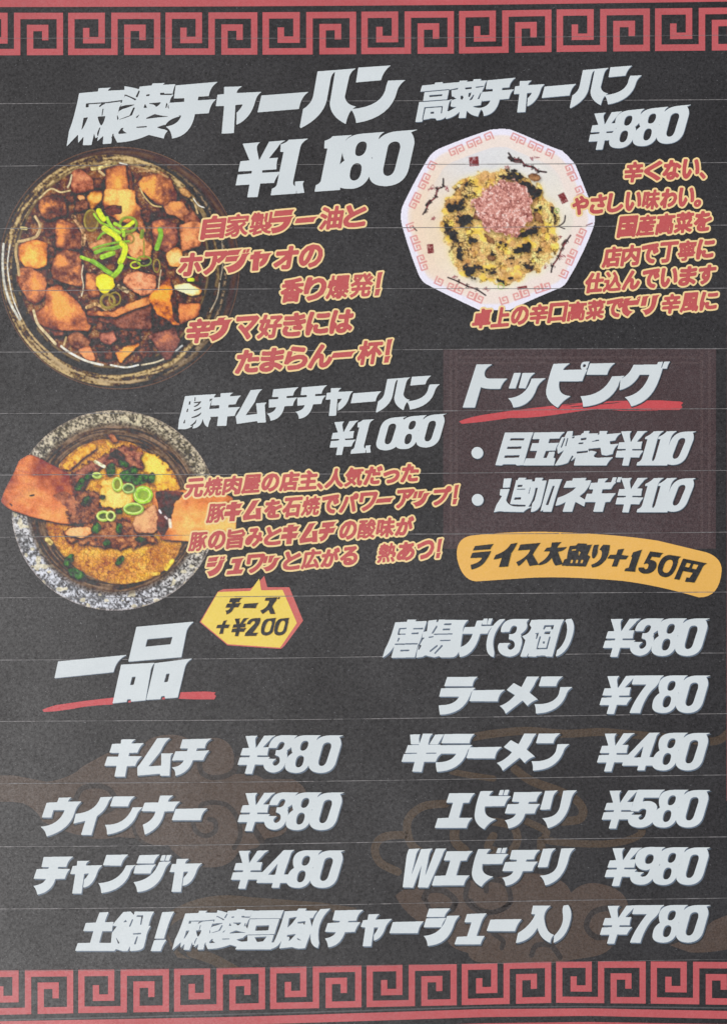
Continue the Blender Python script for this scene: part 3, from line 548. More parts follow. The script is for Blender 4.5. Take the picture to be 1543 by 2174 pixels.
# price 1,180: the eight and the zero fitted to their outline
M8 = aff([(1185 - 1470, -2), (-610, 472), (0, 0)], [W_('Z', 1240, 118), W_('Z', 975, 562), W_('Z', 1497, 100)])
yenM = lambda dst: aff([(0, 0), (-10, 473), (395, -8)], dst)
one = G['Z.1']; sh = lambda cont, dx, dy: [(p, c + np.array([dx, dy])) for p, c in cont]
emit('dish_price', 'large white price ¥1,180', [ap(G['yen'], yenM([W_('Z', 132, 210), W_('Z', 168, 628), W_('Z', 478, 183)])), one, G['Z.comma'],
     sh(one, 341 / 3.674, -28 / 3.674), ap(G['8'], M8), ap(G['0'], M8)], M_WHITE, BK_TOP, LT)
src3 = [W_('A', 905, 208), W_('B', 1348, 44), W_('B', 612, 555)]
mc = aff(src3, [W_('C', 890, 222), W_('D', 942, 52), W_('D', 380, 437)])
cha = ['A.chi', 'B.ya', 'B.bou', 'B.ha', 'B.n']
emit('dish_name', 'slanted white lettering 高菜チャーハン at the top right', place(['C.taka', 'C.na']) + place(cha, mc), M_WHITE, BK_PAN, LT)
m0 = aff([(0, 0), (-300, 472), (-285, -2)], [W_('D', 1483, 405), W_('D', 1270, 760), W_('D', 1276, 424)])
s880 = ap(G['8'], m0); dd = np.array(W_('D', 1061, 442)) - np.array(W_('D', 1276, 424))
emit('dish_price', 'white price ¥880', [ap(G['yen'], yenM([W_('D', 597, 487), W_('D', 610, 815), W_('D', 862, 465)])), sh(s880, *dd), s880, ap(G['0'], m0)], M_WHITE, BK_PAN, LT)
mh = aff(src3, [W_('G', 1395, 222), W_('H', 1320, 90), W_('H', 740, 480)])
chi1 = sh(ap(G['A.chi'], mh), (1085 - 1395) / 5.143, (243 - 222) / 5.143)
mki = aff([W_('I', 250, 190), W_('I', 158, 690), W_('I', 565, 234)], [W_('G', 510, 290), W_('G', 472, 643), W_('G', 737, 310)])
mmu = aff([W_('I', 742, 168), W_('I', 472, 678), W_('I', 970, 372)], [W_('G', 838, 252), W_('G', 688, 620), W_('G', 1022, 386)])
emit('dish_name', 'slanted white lettering 豚キムチチャーハン in the middle', place(['G.buta']) + [ap(G['I.ki'], mki), ap(G['I.mu'], mmu), chi1] + place(cha, mh), M_WHITE, BK_TOP, LT)
m1 = aff([W_('Z', 645, 170), W_('Z', 350, 612), W_('Z', 548, 598)], [W_('H', 720, 550), W_('H', 467, 915), W_('H', 625, 904)])
mz = aff([(0, 0), (-300, 472), (-285, -2)], [W_('H', 1487, 491), W_('H', 1268, 848), W_('H', 1277, 506)])
z2 = ap(G['0'], mz)
emit('dish_price', 'white price ¥1,080', [ap(G['yen'], yenM([W_('H', 298, 582), W_('H', 315, 928), W_('H', 566, 563)])), ap(one, m1), sh(ap(G['Z.comma'], m1), 1, .3),
     sh(z2, -420 / 4.977, 30 / 4.977), ap(G['8'], mz), z2], M_WHITE, BK_TOP, LT)
emit('heading', 'white heading トッピング over the maroon panel', place(['E.to', 'E.tsu', 'E.pi', 'E.n', 'E.gu']), M_WHITE, BK_PAN, LT)
m11 = aff([W_('Z', 645, 170), W_('Z', 350, 612), W_('Z', 548, 598)], [W_('F', 1268, 46), W_('F', 1095, 262), W_('F', 1200, 262)])
f1 = G['F.1']; f0 = ap(G['0'], aff([(0, 0), (-300, 472), (-448, 350)], [W_('F', 1475, 47), W_('F', 1325, 259), W_('F', 1270, 208)]))
fy = ap(G['yen'], yenM([W_('F', 997, 48), W_('F', 1003, 262), W_('F', 1170, 46)]))
row = [fy, f1, sh(f1, 82 / 2.967, 0), f0]
emit('topping_line', 'white topping line 目玉焼き¥110', place(['F.dot1', 'F.moku', 'F.tama', 'F.yaki', 'F.kii']) + row, M_WHITE, BK_PAN, LT)
emit('topping_line', 'white topping line 追加ネギ¥110', place(['F.dot2', 'F.oi', 'F.ka', 'F.ne', 'F.gi']) + [sh(r, .3, 294 / 2.967) for r in row], M_WHITE, BK_PAN, LT)
emit('heading', 'white heading 一品 at the lower left', place(['P.ichi', 'P.shina']), M_WHITE, BK_PAN, LT)
q3 = ap(G['3'], aff([(0, 0), (-890, 468), (-1000, 300)], [W_('Q', 1215 + 342, 47), W_('Q', 985, 327), W_('Q', 920, 225)]))
q3 = ap(G['3'], aff([(-580, 0), (-890, 468), (-1015, 355)], [W_('Q', 1135, 47), W_('Q', 985, 327), W_('Q', 896, 262)]))
emit('dish_name', 'white lettering 唐揚げ(3個)', place(['Q.kara', 'Q.age', 'Q.ge', 'Q.paL']) + [q3] + place(['Q.ko', 'Q.paR']), M_WHITE, BK_LOW, LT)
emit('dish_name', 'white lettering ラーメン', place(['S.ra', 'S.bou', 'S.me', 'S.n']), M_WHITE, BK_LOW, LT)
mu = aff([W_('S', 220, 74), W_('S', 1425, 170), W_('S', 780, 428)], [W_('U', 395, 66), W_('U', 1420, 148), W_('U', 870, 367)])
emit('dish_name', 'white lettering 半ラーメン', place(['U.han']) + place(['S.ra', 'S.bou', 'S.me', 'S.n'], mu), M_WHITE, BK_LOW, LT)
emit('dish_name', 'white lettering エビチリ', place(['V.e', 'V.bi', 'V.chi', 'V.ri']), M_WHITE, BK_LOW, LT)
mx_ = aff([W_('V', 240, 102), W_('V', 1470, 74), W_('V', 1185, 438)], [W_('X', 415, 98), W_('X', 1465, 73), W_('X', 1218, 378)])
emit('dish_name', 'white lettering Wエビチリ', place(['X.w']) + place(['V.e', 'V.bi', 'V.chi', 'V.ri'], mx_), M_WHITE, BK_LOW, LT)
emit('dish_name', 'white lettering キムチ', place(['I.ki', 'I.mu', 'I.chi']), M_WHITE, BK_LOW, LT)
emit('dish_name', 'white lettering ウインナー', place(['K.u', 'K.i', 'K.n', 'K.na', 'K.bou']), M_WHITE, BK_LOW, LT)
emit('dish_name', 'white lettering チャンジャ', place(['L.chi', 'L.ya', 'L.n', 'L.ji', 'L.ya2']), M_WHITE, BK_LOW, LT)
mn = aff([W_('A', 118, 272), W_('A', 15, 708), W_('A', 905, 198)], [W_('N', 712, 80), W_('N', 630, 306), W_('N', 1130, 60)])
emit('dish_name', 'long white lettering 土鍋！麻婆豆腐(チャーシュー入)', place(['N.tsuchi', 'N.nabe', 'N.bang']) + [ap(G['A.asa'], mn), ap(G['A.baba'], mn)] + place(['N.mame', 'N.fu'])
     + place(['O.paL', 'O.chi', 'O.ya', 'O.bou', 'O.shi', 'O.yu', 'O.bou2', 'O.iri', 'O.paR']), M_WHITE, BK_LOW, LT)
for tx, ty, dg, yd, lb in [(1506, 1312.6, '380', -1255, '¥380 beside the fried chicken'), (1507.7, 1433.5, '780', -1308, '¥780 beside ラーメン'), (1507.7, 1555.3, '480', -1340, '¥480 beside 半ラーメン'),
                           (1508.5, 1676.3, '580', -1285, '¥580 beside エビチリ'), (1509, 1798.2, '980', -1250, '¥980 beside Wエビチリ'), (1508.7, 1920.6, '780', -1308, '¥780 at the end of the bottom line'),
                           (731, 1559.9, '380', -1240, '¥380 beside キムチ'), (732.7, 1681, '380', -1250, '¥380 beside ウインナー'), (734.4, 1803.4, '480', -1345, '¥480 beside チャンジャ')]:
    emit('dish_price', 'white price ' + lb, price(tx, ty, [dg[0], '8', '0'], yd), M_WHITE, BK_LOW, LT)
# black lettering
mcz = aff([W_('I', 1085, 183), W_('I', 1490, 172), W_('I', 985, 680)], [W_('Y', 475, 355), W_('Y', 628, 348), W_('Y', 425, 557)])
my = yenM([W_('Y', 530, 612), W_('Y', 530, 830), W_('Y', 714, 602)])
BT = [(.7, .3, .4, imat('amber_halo_ink', (205, 165, 75)), 'halo')]
emit('bubble_lettering', 'black lettering チーズ in the yellow bubble', [ap(G['I.chi'], mcz)] + place(['Y.bou', 'Y.zu']), M_BLKTXT, BT, LT)
emit('bubble_lettering', 'black lettering +¥200 in the yellow bubble', place(['Y.plus']) + [ap(G['yen'], my)] + place(['Y.2', 'Y.0']) + [sh(G['Y.0'], 166 / 5.935, -1 / 5.935)], M_BLKTXT, BT, LT)
emit('banner_lettering', 'black lettering ライス大盛り+150円 on the orange banner', place(['R2.' + k for k in ('ra', 'i', 'su', 'dai', 'mori', 'ri', 'plus', '1', '5', '0', 'en')]), M_BLKTXT, BT, LT)

# red lettering with a yellow outline
fc = bpy.data.curves.new('glyph_source', 'FONT'); fo = bpy.data.objects.new('glyph_source', fc); COL.objects.link(fo); fc.resolution_u = 3
_tri = {}
def font_tris(ch):
    if ch not in _tri:
        fc.body = ch; dg = bpy.context.evaluated_depsgraph_get(); dg.update(); oe = fo.evaluated_get(dg); me = oe.to_mesh(); me.calc_loop_triangles()
        co = np.array([v.co[:2] for v in me.vertices]); T = np.array([t.vertices[:] for t in me.loop_triangles])
        _tri[ch] = co[T]; oe.to_mesh_clear()
    return _tri[ch]
MASTER = {'ラ': 'S.ra', 'ー': 'K.bou', 'ジ': 'L.ji', 'ャ': 'L.ya', 'ウ': 'K.u', 'キ': 'I.ki', 'ム': 'I.mu', 'チ': 'I.chi', 'ュ': 'O.yu', 'ッ': 'E.tsu', 'リ': 'V.ri', 'ピ': 'E.pi', '！': 'N.bang', '一': 'K.bou', 'ハ': 'B.ha'}
WID = {'！': .62, '、': .28, '。': .5, 'っ': .95, 'ッ': .95, 'ャ': .88, 'ュ': .95, '　': 1.0, 'ー': .95, '|': .12}
KANA = lambda c: 0x3040 <= ord(c) <= 0x30ff
def red_line(text, x0, x1, yb0, yb1, h, label, lean=.25):
    ss = 3; ang = math.atan2(yb1 - yb0, x1 - x0); ca, sa = math.cos(ang), math.sin(ang)
    L = math.hypot(x1 - x0, yb1 - yb0); tot = sum(WID.get(c, 1) for c in text); pitch = (L - h * lean * .6) / tot
    R = Ras(x0 - 12, min(yb0, yb1) - h - 14, x1 + 14, max(yb0, yb1) + 12, ss)
    def tp(q): return np.stack([x0 + q[:, 0] * ca - q[:, 1] * sa, yb0 + q[:, 0] * sa + q[:, 1] * ca], -1)
    cur = 0.0; masks = []
    for c in text:
        w = WID.get(c, 1) * pitch
        if c not in '　|':
            r = Ras(0, 0, 1, 1, ss); r.x0, r.y0, r.w, r.h = R.x0, R.y0, R.w, R.h; r.B = np.zeros_like(R.B)
            if c in MASTER:
                cont = G[MASTER[c]]; A = np.concatenate([q for _, q in cont]); mn_, mx2 = A.min(0), A.max(0)
                hh = h * {'ー': .22, '一': .22, 'ャ': .82, 'ュ': .78, 'ッ': .78}.get(c, .97); yo = {'ー': h * .36, '一': h * .36, 'ャ': 1, 'ュ': 1, 'ッ': 1}.get(c, 0.0)
                sx = (w * 1.07) / (mx2[0] - mn_[0]); sy = hh / (mx2[1] - mn_[1])
                if c in '！': sx = w * .72 / (mx2[0] - mn_[0])
                for p, q in cont:
                    z = tp(np.stack([cur + (w * .22 if c == '！' else 0) + (q[:, 0] - mn_[0]) * sx, (q[:, 1] - mx2[1]) * sy - yo - h * .02], -1))
                    m_ = r.poly_mask(z); r.B = (r.B | m_) if p else (r.B & ~m_)
                if c not in '！': pass
            else:
                T = font_tris(c); q = T.reshape(-1, 2).copy()
                if c in '、。': cx = q[:, 0] * h * .9; cy = -(q[:, 1] + .06) * h * .9; cx -= h * .02
                else:
                    mn_, mx2 = q.min(0), q.max(0); rx, ry = max(mx2[0] - mn_[0], .3), max(mx2[1] - mn_[1], .55)
                    rad = 3.0 if KANA(c) else 1.9
                    fw, fh = w * .98 - 2 * rad, h * .99 - 2 * rad
                    if c in 'っ': fh *= .72
                    cx = rad + (q[:, 0] - mn_[0]) / rx * fw; cy = -rad - (q[:, 1] - mn_[1]) / ry * fh
                z = tp(np.stack([cur + cx - lean * cy, cy], -1)).reshape(-1, 3, 2)
                xa, xb = int(max(0, (z[..., 0].min() - R.x0 - 8) * ss)), int((z[..., 0].max() - R.x0 + 8) * ss)
                sub = Ras(0, 0, 1, 1, ss); sub.x0, sub.y0 = R.x0 + xa / ss, R.y0; sub.B = np.zeros((R.B.shape[0], min(xb, R.B.shape[1]) - xa), bool)
                sub.tri(z)
                rad = (2.55 if KANA(c) else 1.95) * h / 46
                n_ = len(T)
                if not KANA(c): rad *= 1.25 if n_ < 45 else (1.05 if n_ < 90 else .8)
                sub.B = dilate(sub.B, rad * ss)
                r.B[:, xa:xa + sub.B.shape[1]] = sub.B
            masks.append(r); R.B |= r.B
        cur += w
    top = part('description_line', contour_mesh('description_line', R.F(dilate(R.B, 3.7 * ss)), R.x0, R.y0, LT), M_OUTL, None, label)
    for k, r in enumerate(masks):
        cols = np.where(r.B.any(0))[0]; rows = np.where(r.B.any(1))[0]
        if not len(cols): continue
        a, b = max(0, cols[0] // ss - 1), min(r.w, cols[-1] // ss + 2); c_, d_ = max(0, rows[0] // ss - 1), min(r.h, rows[-1] // ss + 2)
        part('letter', contour_mesh('letter', r.F()[c_:d_, a:b], R.x0 + a, R.y0 + c_, LT + 1 + (k % 2) * .3), M_REDTXT, top)
RL = 'red lettering with yellow outline reading '
for a in [('自家製ラー油と', 426, 783, 511, 482, 49), ('ホアジャオの', 376, 690, 590, 568, 50), ('香り爆発！', 592, 826, 645, 628, 51), ('辛ウマ好きには', 393, 755, 731, 707, 51),
          ('たまらん一杯！', 497, 847, 796, 770, 51), ('辛くない、', 1319, 1498, 391, 380, 44), ('やさしい味わい。', 1208, 1495, 461, 438, 43), ('国産高菜を', 1306, 1512, 507, 492, 45),
          ('店内で丁寧に', 1274, 1518, 571, 550, 44), ('仕込んでいます', 1236, 1520, 625, 604, 43), ('卓上の辛口高菜でピリ辛風に', 999, 1525, 700, 659, 42),
          ('元焼肉屋の店主、|人気だった', 391, 893, 1058, 1023, 41), ('豚キムを石焼でパワーアップ！', 437, 985, 1112, 1070, 42), ('豚の旨みとキムチの酸味が', 399, 881, 1172, 1136, 42),
          ('ジュワッと広がる　熱あつ！', 441, 950, 1225, 1184, 42)]:
    red_line(*a, RL + a[0].replace('|', ''))
bpy.data.objects.remove(fo); bpy.data.curves.remove(fc)

# ------------------------------------------------------------------ food photographs (flat print, built piece by piece)
def vnoise(h, w, cell, seed):
    r = np.random.default_rng(seed); cy = cx = cell
    if not np.isscalar(cell): cx, cy = cell
    gh, gw = int(h / cy) + 3, int(w / cx) + 3; g_ = r.random((gh, gw))
    y = np.arange(h) / cy; x = np.arange(w) / cx; iy, ix = y.astype(int), x.astype(int); fy, fx = y - iy, x - ix
    fy = (fy * fy * (3 - 2 * fy))[:, None]; fx = (fx * fx * (3 - 2 * fx))[None, :]
    a = g_[iy][:, ix]; b = g_[iy][:, ix + 1]; c = g_[iy + 1][:, ix]; d = g_[iy + 1][:, ix + 1]
    return a * (1 - fy) * (1 - fx) + b * (1 - fy) * fx + c * fy * (1 - fx) + d * fy * fx
def fbm(h, w, cell, seed, octv=4, rough=.445):
    t = np.zeros((h, w)); s_ = 0; a = 1.0
    for o_ in range(octv):
        c = (cell[0] / 2 ** o_, cell[1] / 2 ** o_) if not np.isscalar(cell) else cell / 2 ** o_
        if np.min(c) < 1: break
        t += a * vnoise(h, w, c, seed + o_ * 17); s_ += a; a *= rough
    return t / s_
def voro(h, w, cell, seed, ang=None, asp=1.0):
    """F1, F2-F1, cell id (random 0..1)"""
    r = np.random.default_rng(seed); gh, gw = int(h / cell) + 4, int(w / cell) + 4
    jy, jx, idr, th = r.random((gh, gw)), r.random((gh, gw)), r.random((gh, gw)), r.random((gh, gw)) * math.pi
    Y, X = np.mgrid[0:h, 0:w] / cell + 1.0; iy, ix = Y.astype(int), X.astype(int)
    f1 = np.full((h, w), 9.0); f2 = f1.copy(); cid = np.zeros((h, w))
    for dy in (-1, 0, 1):
        for dx in (-1, 0, 1):
            a, b = iy + dy, ix + dx; ey, ex = Y - a - jy[a, b], X - b - jx[a, b]
            if asp != 1.0:
                c, s2 = np.cos(th[a, b]), np.sin(th[a, b]); u, v = ex * c + ey * s2, -ex * s2 + ey * c; d = np.hypot(u / asp, v * asp)
            else: d = np.hypot(ex, ey)
            m_ = d < f1; f2 = np.where(m_, f1, np.minimum(f2, d)); cid = np.where(m_, idr[a, b], cid); f1 = np.where(m_, d, f1)
    return f1, f2 - f1, cid
def blur(a, r):
    k = np.exp(-np.arange(-int(3 * r) - 1, int(3 * r) + 2) ** 2 / (2.0 * r * r)); k /= k.sum(); n = len(k) // 2
    p = np.pad(a, ((n, n), (0, 0)), 'edge'); a = sum(k[i] * p[i:i + a.shape[0]] for i in range(len(k)))
    p = np.pad(a, ((0, 0), (n, n)), 'edge'); return sum(k[i] * p[:, i:i + a.shape[1]] for i in range(len(k)))
def c3(*c): return np.array(c, float)
class Canvas:
    def __init__(s, x0, y0, x1, y1, win):
        s.x0, s.y0, s.w, s.h = x0, y0, x1 - x0, y1 - y0; s.C = np.zeros((s.h, s.w, 3)); s.I = np.full((s.h, s.w), -1, int); s.names = []; s.win = win
        ys, xs = np.mgrid[0:s.h, 0:s.w]; s.X = (xs + x0 - win[0]) * win[2]; s.Y = (ys + y0 - win[1]) * win[2]
        s.seed = 5
    def page(s, pts, win=None):
        w = win or s.win; return np.stack([w[0] + pts[:, 0] / w[2], w[1] + pts[:, 1] / w[2]], -1)
    def cov(s, src, win=None, stroke=None, closed=False):
        R = Ras(0, 0, 1, 1, 2); R.x0, R.y0, R.w, R.h = s.x0, s.y0, s.w, s.h; R.B = np.zeros((s.h * 2, s.w * 2), bool)
        if stroke is None:
            for pos, p in contours(src):
                m_ = R.poly_mask(s.page(p, win)); R.B = (R.B | m_) if pos else (R.B & ~m_)
        else:
            p = s.page(smooth_path(src, 8, closed), win); sc = (win or s.win)[2]
            x0, y0 = np.floor(p.min(0) - stroke / sc - 1).astype(int); x1, y1 = np.ceil(p.max(0) + stroke / sc + 2).astype(int)
            x0, y0 = max(x0, s.x0), max(y0, s.y0); x1, y1 = min(x1, s.x0 + s.w), min(y1, s.y0 + s.h)
            if x1 <= x0 or y1 <= y0: return np.zeros((s.h, s.w))
            q = Ras(0, 0, 1, 1, 2); q.x0, q.y0, q.w, q.h = x0, y0, x1 - x0, y1 - y0; q.B = np.zeros((q.h * 2, q.w * 2), bool); q.stroke(p, stroke / sc, closed)
            R.B[(y0 - s.y0) * 2:(y1 - s.y0) * 2, (x0 - s.x0) * 2:(x1 - s.x0) * 2] = q.B
        return R.F()
    def mix(s, m_, c): m_ = m_[..., None]; s.C = s.C * (1 - m_) + c * m_
    def reg(s, name, m_):
        s.names.append(name); s.I[m_ > .5] = len(s.names) - 1
    def ragged(s, m_, amt=.5, cell=7, rad=1.6):          # uneven cut edge
        s.seed += 1; b = blur(m_, rad); return np.clip((b + (fbm(s.h, s.w, cell, s.seed, 3) - .5) * amt * np.minimum(1, 5 * b * (1 - b)) * 1.3 - .5) * 3.5 + .5, 0, 1)
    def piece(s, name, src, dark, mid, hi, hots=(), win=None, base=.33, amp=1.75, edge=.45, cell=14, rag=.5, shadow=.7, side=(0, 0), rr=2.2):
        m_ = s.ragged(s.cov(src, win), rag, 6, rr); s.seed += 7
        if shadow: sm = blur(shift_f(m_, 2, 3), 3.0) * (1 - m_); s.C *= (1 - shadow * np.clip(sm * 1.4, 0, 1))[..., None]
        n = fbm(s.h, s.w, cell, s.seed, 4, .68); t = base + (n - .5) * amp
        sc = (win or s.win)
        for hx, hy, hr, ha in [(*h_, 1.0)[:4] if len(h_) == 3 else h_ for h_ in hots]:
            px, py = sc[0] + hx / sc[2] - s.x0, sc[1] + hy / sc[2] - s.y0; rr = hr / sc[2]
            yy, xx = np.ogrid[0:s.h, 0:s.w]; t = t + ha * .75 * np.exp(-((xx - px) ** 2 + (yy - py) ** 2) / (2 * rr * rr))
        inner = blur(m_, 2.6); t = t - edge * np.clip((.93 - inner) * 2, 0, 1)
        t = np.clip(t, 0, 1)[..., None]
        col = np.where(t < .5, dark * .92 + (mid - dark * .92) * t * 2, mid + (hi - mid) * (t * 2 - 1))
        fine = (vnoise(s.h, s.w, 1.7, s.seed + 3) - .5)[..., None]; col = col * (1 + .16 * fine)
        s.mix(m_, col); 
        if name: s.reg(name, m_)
    def line(s, pts, w, col, a=1.0, win=None, name=None, closed=False, nz=.25, soft=0):
        m_ = s.cov(pts, win, stroke=w, closed=closed); s.seed += 3
        if soft: m_ = blur(m_, soft)
        n = fbm(s.h, s.w, 5, s.seed, 3)[..., None]
        s.mix(m_ * a, np.asarray(col, float) * (1 + nz * (n - .5) * 2))
        if name: s.reg(name, m_)
    def emit(s, base_name, label, lvl, cut):
        """base print plus one mesh per registered piece, coloured per vertex"""
        C = np.clip(s.C, 4, 250); Cl = ink(C)
        s.I[cut <= .02] = -1; base = cut.copy()
        def mesh(name, mask, lv):
            r, c = np.where(mask)
            if not len(r): return None
            idx = -np.ones((s.h + 1, s.w + 1), int); corners = np.stack([r, c, r + 1, c, r + 1, c + 1, r, c + 1], -1).reshape(-1, 4, 2)
            u = np.zeros((s.h + 1, s.w + 1), bool); u[corners[..., 0], corners[..., 1]] = True
            vr, vc = np.where(u); idx[vr, vc] = np.arange(len(vr))
            me = build_mesh(name, P(vc + s.x0 - .5, vr + s.y0 - .5, lv), [idx[corners[..., 0], corners[..., 1]]])
            at = me.color_attributes.new('Col', 'FLOAT_COLOR', 'CORNER')
            col = np.ones((len(r), 4, 4)); 
            Cp = np.pad(Cl, ((1, 1), (1, 1), (0, 0)), 'edge'); V4 = (Cp[:-1, :-1] + Cp[1:, :-1] + Cp[:-1, 1:] + Cp[1:, 1:]) / 4   # vertex colours
            V4 = V4 * .5 + .5 * np.maximum(np.maximum(Cp[:-1, :-1], Cp[1:, :-1]), 0) * .5 + .25 * np.pad(Cl, ((0, 1), (0, 1), (0, 0)), 'edge')
            col[..., :3] = V4[corners[..., 0], corners[..., 1]]
            at.data.foreach_set('color', col.astype(np.float32).ravel()); return me
        top = part(base_name, mesh(base_name, (s.I < 0) & (cut > .5), lvl), M_PHOTO, None, label)
        for i, n in enumerate(s.names):
            m_ = (s.I == i) & (cut > .5)
            if m_.sum() > 12: part(n, mesh(n, m_, lvl), M_PHOTO, top)
        return top
def shift_f(a, dx, dy):
    return np.roll(np.roll(a, dy, 0), dx, 1)
D_, M_, H_ = c3(98, 66, 60), c3(172, 108, 78), c3(238, 172, 96)
W1, W2, W3, W4 = (40, 330, 5.9346), (240, 330, 5.9346), (20, 560, 5.9346), (220, 560, 5.9346)
